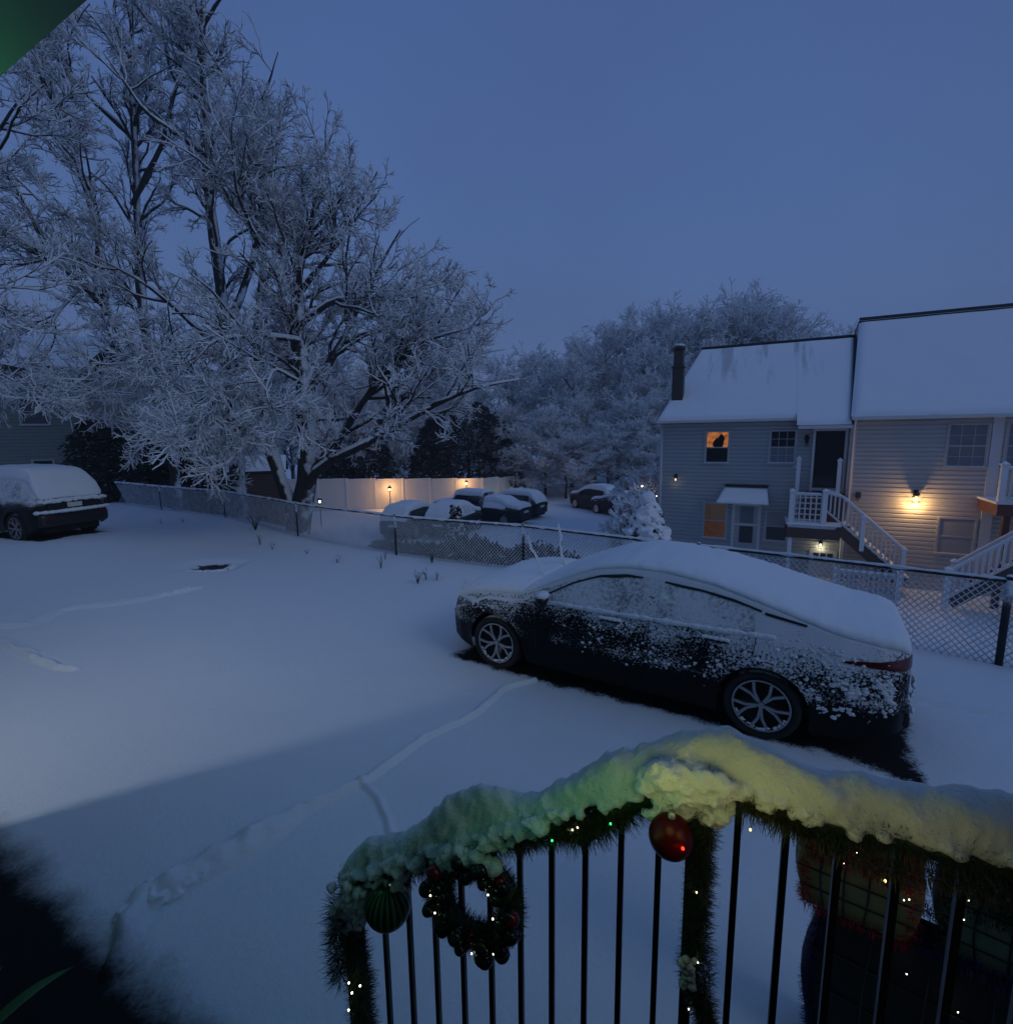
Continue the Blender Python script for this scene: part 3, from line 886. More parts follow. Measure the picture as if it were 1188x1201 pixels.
JEEP = Prof(top=[(-.75, 1.76), (-.72, 1.80), (1.0, 1.82), (1.3, 1.80), (1.55, 1.22), (1.65, 1.16), (2.9, 1.10), (3.0, 1.0), (3.02, .9)],
            belt=[(-.75, 1.12), (3.02, 1.0)], plan=[(-.75, .74), (-.70, .80), (3.0, .76), (3.02, .7)], wheels=(0, 2.6), tumble=.14, zlow=.35, wr=.40, arch=.46)
VAN = Prof(top=[(-.9, 1.7), (-.85, 1.85), (2.2, 1.85), (3.2, 1.1), (3.7, .95), (3.8, .7)], belt=[(-.9, 1.0), (3.8, .68)],
           plan=[(-.9, .85), (-.8, .93), (3.0, .93), (3.6, .75), (3.8, .6)], wheels=(0, 2.9), tumble=.2, zlow=.25, wr=.35, arch=.41)

# left: dark hatchback seen from behind
t = make_car(SUVP, (-12.72, 14.1), R(161), MT['paint_dark'], 'dark sport utility vehicle thick with snow, its rear towards the open driveway', thick=.085, tops=(-.25, 2.2),
             rear=False, name='parked_car', z=.30, film=MT['film'], spokes=True)
t.scale = (1.05, 1.05, 1.12)
b = MB()
for sg in (1, -1):
    b = MB()
    b.box(-.87, -.72, sg * .60 - .14, sg * .60 + .14, .93, 1.02); b.build('tail_lamp', MT['tail_red'], t, bevel=.02)
    b = MB(); b.box(-.93, -.88, sg * .60 - .10, sg * .60 + .10, .56, .63); b.build('reflector', MT['tail_red'], t, bevel=.01)
b = MB(); b.box(-.88, -.83, -.60, .60, .74, .93); b.build('tailgate_panel', MT['black_trim'], t, bevel=.02)
b = MB(); b.box(-.895, -.87, -.17, .17, .79, .90); b.build('licence_plate', MT['plate'], t, bevel=.005)
b = MB(); b.box(-.92, -.70, -.80, .80, .34, .69); b.build('bumper_shell', MT['black_trim'], t, bevel=.10)
b = MB()
for k in range(60):
    y = -.84 + k * .0285
    b.lump((-.90 + .10 * (abs(y) / .84) ** 3, y, .715), .045 * random.uniform(.8, 1.2), .25, sc=(1.5, 1, .9), seed=k)
b.build('ledge_snow', MT['snow'], t, True); b = MB()
for k in range(60):
    y = -.75 + k * .0254
    b.lump((-.86, y, .965 + random.uniform(-.02, .02)), random.uniform(.035, .06), .35, sc=(.8, 1.3, .8), seed=k)
b.build('bumper_snow', MT['snow'], t, True)
b = MB(); b.bar((-.80, -.05, 1.11), (-.77, -.50, 1.12), .03, .05); b.build('rear_wiper', MT['black_trim'], t)

# cars in the lower lot
H31 = R(148)
lot = 'cars parked in the lower lot before the vinyl fence'
def lotcar(P, px, py, lab, paint='paint_far', rz=H31, zz=LOT, **kw):
    x, y = gr(px, py, zz)
    return make_car(P, (x, y), rz, MT[paint], lab, group=lot, z=zz, **kw)
for px_, lab_, fm_ in ((470, 'dark wagon nearest the fence, its rear window showing below a snowy roof', 'darkglass'), (521, 'second wagon from the left below the fence, coated in snow', 'film')):
    p_ = at(px_, 600, 25.5)
    make_car(SUVP, (p_.x, p_.y), R(72), MT['paint_far'], lab_, group=lot, z=LOT, tops=(-.3, 2.2), film=MT[fm_], thick=.12)
jp = lotcar(JEEP, 562, 611, 'boxy dark off-roader with a spare wheel on its tail door', rear=False, tops=(-.5, 1.3))
b = MB(); M = Matrix.Translation((-.80, -.05, 1.05)) @ Matrix.Rotation(-math.pi / 2, 4, 'Y')
b.lathe([(.001, .22), (.2, .22), (.26, .20), (.38, .18), (.40, .12), (.38, .02), (.001, .0)], 26, M)
sw = b.build('spare_wheel', MT['tyre'], jp, True)
b = MB()
for k in range(14):
    a = R(20 + k * 10); b.lump((-.90, -.05 + .39 * math.cos(a), 1.05 + .39 * math.sin(a)), .07, .2, sc=(1.4, 1, .8), seed=k)
b.build('snow', MT['snow'], sw, True)
lotcar(SEDS, 600, 614, 'small sedan wholly buried under smooth snow beside the boxy off-roader', thick=.16, tops=(-.1, 2.2), film=MT['snow'])
lotcar(SUVP, 622, 607, 'dark sport utility vehicle with snowy roof, rightmost of the row by the vinyl fence', tops=(-.3, 2.3))
far = lotcar(SUVP, 714, 600, 'dark wagon parked far back under the bare trees', rz=R(118), tops=(-.3, 2.2), thick=.10)
x, y = gr(742, 606, LOT)
lotcar(SEDS, 745, 607, 'dark car half hidden behind the snowy rounded bush', rz=R(120))
lotcar(SUVP, 850, 658, 'car below the white house showing only a snow covered roof over the fence', rz=H31, thick=.16)

# ------------------------------------------------------------------ houses across the lot
HX, HY, HZ = 6.12, 20.14, -2.45
HR = math.atan2(-.457, .8895)
def z_(z): return z - HZ

def clap(b, x0, x1, z0, z1, y, course=.145, lip=.03):
    k = int(round((z1 - z0) / course)); c = (z1 - z0) / k
    for i in range(k):
        a = z0 + i * c
        P_ = [(0, lip), (.60, lip), (.78, .007), (1, .004)]
        b.add([p for t_, o_ in P_ for p in ((x0, y - o_, a + c * t_), (x1, y - o_, a + c * t_))], [(0, 1, 3, 2), (2, 3, 5, 4), (4, 5, 7, 6)])
        b.add([(x0, y - lip, a), (x1, y - lip, a), (x1, y - .003, a), (x0, y - .003, a)], [(3, 2, 1, 0)])

def emis_window(name, cols, strength, mode):
    m = bpy.data.materials.new(name)
    t, n, l = nt(m)
    out = n.new('ShaderNodeOutputMaterial'); tc = n.new('ShaderNodeTexCoord'); P = tc.outputs['Object']
    f = noise_n(n, l, 5.0, 3, .6, P, .6)
    mx = n.new('ShaderNodeMix'); mx.data_type = 'RGBA'
    mx.inputs[6].default_value = (*cols[0], 1); mx.inputs[7].default_value = (*cols[1], 1)
    if mode == 'pleat':
        wv = n.new('ShaderNodeTexWave'); wv.inputs['Scale'].default_value = 9; wv.inputs['Distortion'].default_value = 1.5; l.new(P, wv.inputs[0])
        f = math_n(n, l, 'MULTIPLY_ADD', wv.outputs['Fac'], .5, math_n(n, l, 'MULTIPLY', f, .5))
    l.new(smooth(n, l, f, .30, .75), mx.inputs[0])
    e = n.new('ShaderNodeEmission'); e.inputs[1].default_value = strength; l.new(mx.outputs[2], e.inputs[0])
    g = n.new('ShaderNodeBsdfGlossy'); g.inputs[0].default_value = (.05, .05, .05, 1); g.inputs['Roughness'].default_value = .05
    a = n.new('ShaderNodeAddShader'); l.new(e.outputs[0], a.inputs[0]); l.new(g.outputs[0], a.inputs[1]); l.new(a.outputs[0], out.inputs[0])
    return m
MT['lit_orange'] = emis_window('lit_room', ((.30, .07, .02), (.95, .36, .09)), .55, 'room')
MT['lit_curtain'] = emis_window('lit_curtain', ((.10, .038, .018), (.24, .10, .04)), .21, 'pleat')
MT['lit_dim'] = emis_window('dim_curtain', ((.11, .085, .07), (.2, .13, .085)), .17, 'pleat')
MT['blind'] = plain('blind', (.16, .18, .21), .6, var=.25, scale=4)

def window(par, x0, x1, z0, z1, y, lit=None, grid=(0, 0), trim=.055, lower=None, upper=None):
    b = MB(); d = .05
    b.box(x0, x1, y - d, y - .001, z1 - trim, z1); b.box(x0 - .02, x1 + .02, y - d - .02, y - .001, z0, z0 + trim)
    b.box(x0, x0 + trim, y - d, y - .001, z0 + trim, z1 - trim); b.box(x1 - trim, x1, y - d, y - .001, z0 + trim, z1 - trim)
    wn = b.build('window', MT['trim_grey'], par)
    a0, a1, c0, c1 = x0 + trim, x1 - trim, z0 + trim, z1 - trim; zm = (c0 + c1) / 2
    b = MB()
    b.box(a0, a1, y - .035, y - .012, zm - .02, zm + .02)
    for xx in (a0, a1 - .03): b.box(xx, xx + .03, y - .033, y - .012, c0, zm - .02); b.box(xx, xx + .03, y - .033, y - .012, zm + .02, c1)
    for hz, (p, q) in enumerate(((c0, zm - .02), (zm + .02, c1))):
        for i in range(1, grid[0] + 1):
            xx = a0 + (a1 - a0) * i / (grid[0] + 1); b.box(xx - .008, xx + .008, y - .028, y - .012, p, q)
        for i in range(1, grid[1] + 1):
            zz = p + (q - p) * i / (grid[1] + 1); b.box(a0 + .03, a1 - .03, y - .029, y - .012, zz - .008, zz + .008)
    b.build('sash', MT['trim_grey'], wn)
    for (p, q, mt) in ((c0, zm, lower or 'pane'), (zm, c1, upper or 'pane')):
        b = MB(); b.add([(a0, y - .02, p), (a1, y - .02, p), (a1, y - .02, q), (a0, y - .02, q)], [(0, 1, 2, 3)])
        b.build('pane', MT[mt], wn)
    b = MB()
    for k in range(int((x1 - x0) / .05)):
        b.lump((x0 + .02 + k * .05, y - d + .005, z0 + trim + .012), .03, .3, sub=1, sc=(1.4, 1, .5), seed=k)
    b.build('sill_snow', MT['snow'], wn, True)
    return wn

def roof_snow_mat():
    m = bpy.data.materials.new('roof_snow')
    t, n, l = nt(m)
    out = n.new('ShaderNodeOutputMaterial'); tc = n.new('ShaderNodeTexCoord'); P = tc.outputs['Object']
    mp = n.new('ShaderNodeMapping'); mp.inputs['Scale'].default_value = (2.1, .16, .22); l.new(P, mp.inputs[0])
    f = smooth(n, l, noise_n(n, l, 1.1, 4, .6, mp.outputs[0]), .40, .72); f2 = noise_n(n, l, 11, 4, .65, P)
    sx = n.new('ShaderNodeSeparateXYZ'); l.new(P, sx.inputs[0])
    hi = smooth(n, l, sx.outputs[2], 6.3, 8.6)
    xx = smooth(n, l, math_n(n, l, 'ABSOLUTE', math_n(n, l, 'SUBTRACT', sx.outputs[0], 3.4)), 2.6, 1.6)
    s = math_n(n, l, 'MULTIPLY_ADD', math_n(n, l, 'SUBTRACT', f2, .5), .55, math_n(n, l, 'MULTIPLY', math_n(n, l, 'MULTIPLY', f, hi), xx))
    k = smooth(n, l, s, .16, .70, 0, .38)
    a = principled(n, SNOWC, .8, 0, .2); b = principled(n, (.10, .105, .115), .9, 0, .2)
    bp = n.new('ShaderNodeBump'); bp.inputs['Strength'].default_value = .3; bp.inputs['Distance'].default_value = .03
    l.new(noise_n(n, l, 7, 5, .6, P), bp.inputs['Height']); l.new(bp.outputs[0], a.inputs['Normal'])
    ms = n.new('ShaderNodeMixShader'); l.new(k, ms.inputs[0]); l.new(a.outputs[0], ms.inputs[1]); l.new(b.outputs[0], ms.inputs[2])
    l.new(ms.outputs[0], out.inputs[0])
    return m
MT['snow_roof'] = roof_snow_mat()

def slope_sheet(A, B, C, D_, nu, nv, lift, mat, name, par, skirt=.1, seed=0.0, hard=''):
    """snow sheet on the quad A(eave left) B(eave right) C(ridge right) D(ridge left)"""
    A, B, C, D_ = [np.array(p, float) for p in (A, B, C, D_)]
    nrm = np.cross(B - A, D_ - A); nrm /= np.linalg.norm(nrm)
    rows = []
    for j in range(nv):
        v = j / (nv - 1); r = []
        L0 = A + (D_ - A) * v; R0 = B + (C - B) * v
        for i in range(nu):
            u = i / (nu - 1)
            p = L0 + (R0 - L0) * u
            ed = min(1 if 'l' in hard else u * nu / 2.5, 1 if 'r' in hard else (1 - u) * nu / 2.5, v * nv / 2.0, (1 - v) * nv / 2.0, 1)
            h = lift * (max(ed, 0) ** .5) * (1 + .25 * fbm(p[0], p[1], seed, 1.2, 3))
            wob = np.array([0, -.02 * fbm(p[0], p[2], seed, 3, 2), 0]) if j == 0 else 0
            r.append(p + nrm * h + wob)
        rows.append(r)
    G = np.array(rows)
    return npmesh(name, G.reshape(-1, 3), grid_quads(nv, nu), mat, par)

def slab(b, A, B, C, D_, th):
    A, B, C, D_ = [Vector(p) for p in (A, B, C, D_)]
    nrm = (B - A).cross(D_ - A).normalized() * th
    vs = [A, B, C, D_] + [p - nrm for p in (A, B, C, D_)]
    b.add(vs, [(0, 1, 2, 3), (7, 6, 5, 4), (0, 4, 5, 1), (1, 5, 6, 2), (2, 6, 7, 3), (3, 7, 4, 0)])

def lantern(par, x, y, z, mat, power=0, col=(1, .6, .25), s=1.0, name='wall_lamp'):
    b = MB()
    b.box(x - .05 * s, x + .05 * s, y - .02, y, z + .02, z + .22 * s)
    b.bar((x, y - .01, z + .16 * s), (x, y - .10 * s, z + .17 * s), .02)
    b.lathe([(.001, .20 * s), (.03 * s, .17 * s), (.085 * s, .10 * s), (.08 * s, .09 * s)], 10, Matrix.Translation((x, y - .11 * s, z)))
    for a in range(4):
        q = math.pi / 4 + a * math.pi / 2
        b.bar((x + .065 * s * math.cos(q), y - .11 * s + .065 * s * math.sin(q), z + .095 * s), (x + .045 * s * math.cos(q), y - .11 * s + .045 * s * math.sin(q), z - .09 * s), .008)
    b.lathe([(.05 * s, -.09 * s), (.04 * s, -.11 * s), (.001, -.12 * s)], 10, Matrix.Translation((x, y - .11 * s, z)))
    o = b.build(name, MT['black_trim'], par)
    b = MB(); b.ball((x, y - .11 * s, z), .038 * s, 12, 8, 1.3); b.build('bulb', mat, o, True)
    if power:
        lamp('lamp_light', (x, y - .17 * s, z - .10 * s), power, col, .025, par)
    return o

def baluster_run(par, a, b_, zr, n, w, h0, h1, y, mat, slope=0.0):
    for i in range(n):
        t = (i + .5) / n; x = a + (b_ - a) * t; dz = slope * (x - a)
        b = MB(); b.box(x - w / 2, x + w / 2, y - w / 2, y + w / 2, h0 + dz, h1 + dz); b.build('baluster', mat, par)

MT['lamp_warm'] = glow('lamp_warm', (1, .62, .18), 14)
MT['lamp_white'] = glow('lamp_white', (1, .86, .55), 9)
MT['lamp_dim'] = glow('lamp_dim', (1, .9, .65), 1.2)
MT['lamp_small'] = glow('lamp_small', (1, .72, .35), 9)

def house_left():
    h = thing('townhouse', 'grey sided town house with metal flue and small awning, left of the attached pair', 'house', (HX, HY, HZ), HR)
    W_, E_ = 6.19, z_(3.50)
    b = MB(); clap(b, .10, W_, 0, E_, 0); b.box(0.02, W_ - .01, .01, 8, 0, E_ - .01)
    # gable side
    b.add([(0.01, .01, E_ - .02), (.01, 8, E_ - .02), (.75, 4, z_(6.4))], [(0, 1, 2)])
    wl = b.build('wall', MT['siding'], h)
    b = MB(); b.box(-.03, .10, -.03, .09, 0, E_ - .06); b.build('corner_board', MT['white_vinyl'], h)
    # downpipe at left
    b = MB(); b.tube([(.05, -.07, E_ - .1), (.05, -.07, .1)], .035, 8); b.build('downpipe', MT['white_vinyl'], h, True)
    eL, eR, rL, rR = (-.14, -.32, z_(3.42)), (4.62, -.32, z_(3.42)), (.92, 4, z_(6.62)), (6.62, 4, z_(6.62))
    b = MB()
    m4 = (4.62 - .02, 4, z_(6.62))
    slab(b, eL, eR, (4.62, 4, z_(6.62)), rL, .10)
    slab(b, (4.62, -.62, z_(3.175)), (6.22, -.62, z_(3.175)), (6.62, 4, z_(6.621)), (4.622, 4, z_(6.621)), .09)
    slab(b, (6.62, 4.02, z_(6.6)), (.92, 4.02, z_(6.6)), (-.14, 8.3, z_(3.42)), (6.22, 8.3, z_(3.42)), .10)
    slab(b, (-.16, 8.3, z_(3.41)), (-.15, -.32, z_(3.41)), (.90, 3.99, z_(6.6)), (.90, 4.01, z_(6.6)), .06)
    rf = b.build('roof', MT['darkroof'], h)
    slope_sheet((-.13, -.31, z_(3.42)), (4.70, -.31, z_(3.42)), (4.70, 3.92, z_(6.56)), (.90, 3.92, z_(6.56)), 90, 60, .10, MT['snow_roof'], 'roof_snow', rf, seed=1, hard='r')
    slope_sheet((4.60, -.66, z_(3.165)), (6.16, -.66, z_(3.165)), (6.52, 3.92, z_(6.56)), (4.60, 3.92, z_(6.56)), 40, 60, .104, MT['snow_roof'], 'roof_snow', rf, seed=1, hard='l')
    b = MB(); b.bar((.9, 4.0, z_(6.66)), (6.6, 4.0, z_(6.66)), .16, .07); b.build('ridge', MT['darkroof'], rf)
    b = MB(); b.box(-.14, 4.62, -.40, -.30, z_(3.33), z_(3.43)); b.build('gutter', MT['white_vinyl'], h, bevel=.015)
    b = MB(); b.box(4.64, 6.2, -.66, -.60, z_(3.04), z_(3.15)); b.build('porch_fascia', MT['white_vinyl'], h, bevel=.01)
    b = MB(); b.box(4.64, 6.18, -.60, -.02, z_(3.05), z_(3.08)); b.box(-.1, 4.6, -.30, -.02, z_(3.33), z_(3.36)); b.build('soffit', MT['white_vinyl'], h)
    # flue
    b = MB(); b.box(.24, .66, .62, 1.04, z_(3.9), z_(5.5)); b.box(.20, .70, .58, 1.08, z_(5.5), z_(5.56)); b.box(.27, .63, .65, 1.01, z_(5.56), z_(6.16)); fl = b.build('flue', MT['flue'], h, bevel=.01)
    b = MB(); b.lathe([(.2, 0), (.24, .02), (.24, .10), (.2, .12), (.001, .14)], 16, Matrix.Translation((.45, .83, z_(6.2)))); b.build('flue_cap', MT['flue'], fl, True)
    b = MB(); b.lump((.45, .83, z_(6.36)), .2, .1, sub=2, sc=(1.1, 1.1, .35)); b.lump((.5, .45, z_(4.0)), .2, .2, sub=2, sc=(1.4, .8, .35)); b.build('snow', MT['snow'], fl, True)
    b = MB(); b.box(.05, .82, .36, .62, z_(3.78), z_(3.92)); b.build('flashing', MT['flue'], fl)
    # windows
    window(h, 1.62, 2.52, z_(1.78), z_(3.02), -.014, upper='lit_orange', grid=(0, 0))
    b = MB(); b.lump((2.10, -.040, z_(2.55)), .2, .3, sub=2, sc=(1.0, .02, 1.0)); b.lump((2.2, -.040, z_(2.72)), .12, .3, sub=2, sc=(1.0, .02, 1.5)); b.build('window_plant', MT['underbody'], h)
    window(h, 3.78, 4.68, z_(1.80), z_(3.02), -.014, lower='blind', upper='pane', grid=(2, 1))
    window(h, 1.66, 2.56, z_(-1.1), z_(.34), -.014, lower='lit_curtain', upper='lit_dim')
    window(h, 3.80, 4.60, z_(-1.05), z_(.12), -.014, lower='pane', upper='curtain')
    # ground floor door
    b = MB(); b.box(2.72, 3.66, -.05, -.015, z_(-2.05), z_(.33)); d = b.build('door', MT['siding'], h)
    b = MB()
    for q in ((2.70, 2.80), (3.58, 3.68)): b.box(q[0], q[1], -.07, -.052, z_(-2.05), z_(.35))
    b.box(2.80, 3.58, -.07, -.052, z_(.25), z_(.35)); b.box(2.80, 3.58, -.068, -.052, z_(-.50), z_(-.42)); b.build('door_frame', MT['white_vinyl'], d)
    b = MB(); b.box(2.98, 3.44, -.058, -.0515, z_(-1.15), z_(-.52)); b.build('pane', MT['pane'], d)
    b = MB(); b.box(2.98, 3.44, -.058, -.0515, z_(-.40), z_(.22)); b.build('screen', MT['blind'], d)
    # awning
    aw = MB(); slab(aw, (2.18, -.78, z_(.42)), (3.90, -.78, z_(.42)), (3.84, -.02, z_(.95)), (2.40, -.02, z_(.95)), .05)
    a = aw.build('awning', MT['white_vinyl'], h)
    slope_sheet((2.18, -.79, z_(.42)), (3.90, -.79, z_(.42)), (3.82, -.12, z_(.90)), (2.38, -.12, z_(.90)), 40, 20, .07, MT['snow'], 'snow', a)
    b = MB(); b.box(2.42, 3.86, -.10, -.018, z_(.95), z_(1.04)); b.build('awning_head', MT['black_trim'], a)
    b = MB(); b.bar((2.3, -.76, z_(.38)), (2.6, -.02, z_(.30)), .03); b.bar((3.85, -.76, z_(.38)), (3.75, -.02, z_(.30)), .03); b.build('bracket', MT['white_vinyl'], a)
    # upper entrance
    b = MB(); b.box(5.20, 6.13, -.06, -.016, z_(.87), z_(3.02)); d = b.build('door', MT['black_trim'], h)
    b = MB()
    for q in ((5.14, 5.22), (6.08, 6.16)): b.box(q[0], q[1], -.085, -.062, z_(.85), z_(3.04))
    b.box(5.22, 6.08, -.085, -.062, z_(2.96), z_(3.04)); b.box(5.22, 6.08, -.083, -.062, z_(.9), z_(1.0)); b.build('door_frame', MT['white_vinyl'], d)
    b = MB(); b.box(5.24, 6.06, -.075, -.064, z_(1.02), z_(2.94)); b.build('pane', MT['pane'], d)
    b = MB(); b.lathe([(.025, 0), (.03, .06), (.02, .08)], 10, Matrix.Translation((6.02, -.08, z_(1.9))) @ Matrix.Rotation(math.pi / 2, 4, 'X')); b.build('handle', MT['rim'], d)
    lantern(h, 4.96, -.016, z_(2.58), MT['black_trim'], s=1.2)
    lantern(h, .63, -.016, z_(1.16), MT['lamp_dim'], power=.35, col=(1, .85, .6))
    # basement door under the deck
    b = MB(); b.box(5.30, 6.12, -.05, -.016, z_(-2.45), z_(-1.22)); d = b.build('door', MT['white_vinyl'], h)
    for i in range(3):
        b = MB(); b.box(5.42 + i * .21, 5.59 + i * .21, -.058, -.0515, z_(-1.60), z_(-1.32)); b.build('pane', MT['pane'], d)
    lantern(h, 5.62, -.016, z_(-1.02), MT['lamp_white'], power=4, col=(1, .86, .52), s=.7)

def house_right():
    h = thing('townhouse', 'tan sided town house with the lit wall lamp, right of the attached pair', 'house', (HX, HY, HZ), HR)
    y0 = -.30; E_ = z_(3.44)
    b = MB(); clap(b, 6.36, 9.74, 0, E_, y0); clap(b, 10.0, 16, 0, E_, y0 - .02); b.box(6.22, 16, y0 + .01, 8, 0, E_ - .01)
    b.add([(6.23, y0, E_), (6.23, 8.5, E_), (6.7, 4.4, z_(7.2))], [(0, 1, 2)])
    b.build('wall', MT['siding_tan'], h)
    b = MB(); b.box(6.19, 6.36, y0 - .03, y0 + .4, 0, E_ - .04); b.build('corner_board', MT['white_vinyl'], h)
    b = MB(); b.box(9.74, 10.0, y0 - .06, y0 + .1, 0, E_ - .04); b.build('corner_board', MT['white_vinyl'], h)
    b = MB(); b.tube([(6.27, y0 - .30, E_ - .02), (6.27, y0 - .30, E_ - .10), (6.27, y0 - .08, E_ - .26), (6.27, y0 - .08, .1)], .042, 8); b.build('downpipe', MT['white_vinyl'], h, True)
    b = MB(); slab(b, (6.14, y0 - .36, z_(3.40)), (16, y0 - .36, z_(3.40)), (16, 4.4, z_(7.25)), (6.74, 4.4, z_(7.25)), .12)
    slab(b, (16, 4.42, z_(7.2)), (6.7, 4.42, z_(7.2)), (6.14, 9, z_(3.4)), (16, 9, z_(3.4)), .1)
    slab(b, (6.12, 9, z_(3.4)), (6.13, y0 - .36, z_(3.38)), (6.72, 4.4, z_(7.2)), (6.72, 4.42, z_(7.2)), .06)
    rf = b.build('roof', MT['darkroof'], h)
    slope_sheet((6.12, y0 - .35, z_(3.40)), (16, y0 - .35, z_(3.40)), (16, 4.3, z_(7.17)), (6.70, 4.3, z_(7.17)), 120, 60, .11, MT['snow_roof'], 'roof_snow', rf, seed=4)
    b = MB(); b.bar((6.72, 4.4, z_(7.33)), (16, 4.4, z_(7.33)), .16, .09); b.build('ridge', MT['darkroof'], rf)
    b = MB(); b.box(6.14, 16, y0 - .45, y0 - .35, z_(3.30), z_(3.41)); b.build('gutter', MT['white_vinyl'], h, bevel=.015)
    b = MB(); b.box(6.3, 16, y0 - .34, y0 - .02, z_(3.34), z_(3.37)); b.build('soffit', MT['white_vinyl'], h)
    window(h, 8.68, 9.72, z_(1.76), z_(3.14), y0 - .014, lower='blind', upper='blind', grid=(2, 1))
    window(h, 10.05, 11.1, z_(1.76), z_(3.14), y0 - .034, lower='blind', upper='blind', grid=(2, 1))
    window(h, 8.70, 9.68, z_(-1.0), z_(.22), y0 - .014, lower='curtain', upper='curtain')
    lantern(h, 8.08, y0 - .016, z_(.78), MT['lamp_warm'], power=44, col=(1, .56, .20), s=1.25)
    b = MB(); b.box(6.48, 6.62, y0 - .09, y0 - .016, z_(.72), z_(.92)); b.tube([(6.55, y0 - .05, z_(.72)), (6.55, y0 - .05, z_(.62))], .02, 8); b.build('outdoor_tap', MT['flue'], h, bevel=.01)

def post(par, x, y, z0, z1, w=.13, cap=True, name='newel_post'):
    b = MB(); b.box(x - w / 2, x + w / 2, y - w / 2, y + w / 2, z0, z1)
    if cap:
        b.box(x - w * .68, x + w * .68, y - w * .68, y + w * .68, z1, z1 + .04)
        b.add([(x - w * .6, y - w * .6, z1 + .04), (x + w * .6, y - w * .6, z1 + .04), (x + w * .6, y + w * .6, z1 + .04), (x - w * .6, y + w * .6, z1 + .04), (x, y, z1 + .12)], [(0, 1, 4), (1, 2, 4), (2, 3, 4), (3, 0, 4)])
    o = b.build(name, MT['white_snowy'], par)
    return o

def rail(par, a, b_, w=.07, h=.06, name='hand_rail', snow=.03):
    b = MB(); b.bar(a, b_, w, h); o = b.build(name, MT['white_vinyl'], par)
    if snow:
        A, B = Vector(a), Vector(b_); k = max(3, int((B - A).length / .07)); pts = [A + (B - A) * i / k + Vector((0, 0, h / 2 + snow * .3)) for i in range(k + 1)]
        b = MB(); b.tube(pts, [snow * (1 + .3 * noise.noise(p * 6)) * (1 if 0 < i < k else .5) for i, p in enumerate(pts)], 8); b.build('snow', MT['snow'], o, True)
    return o

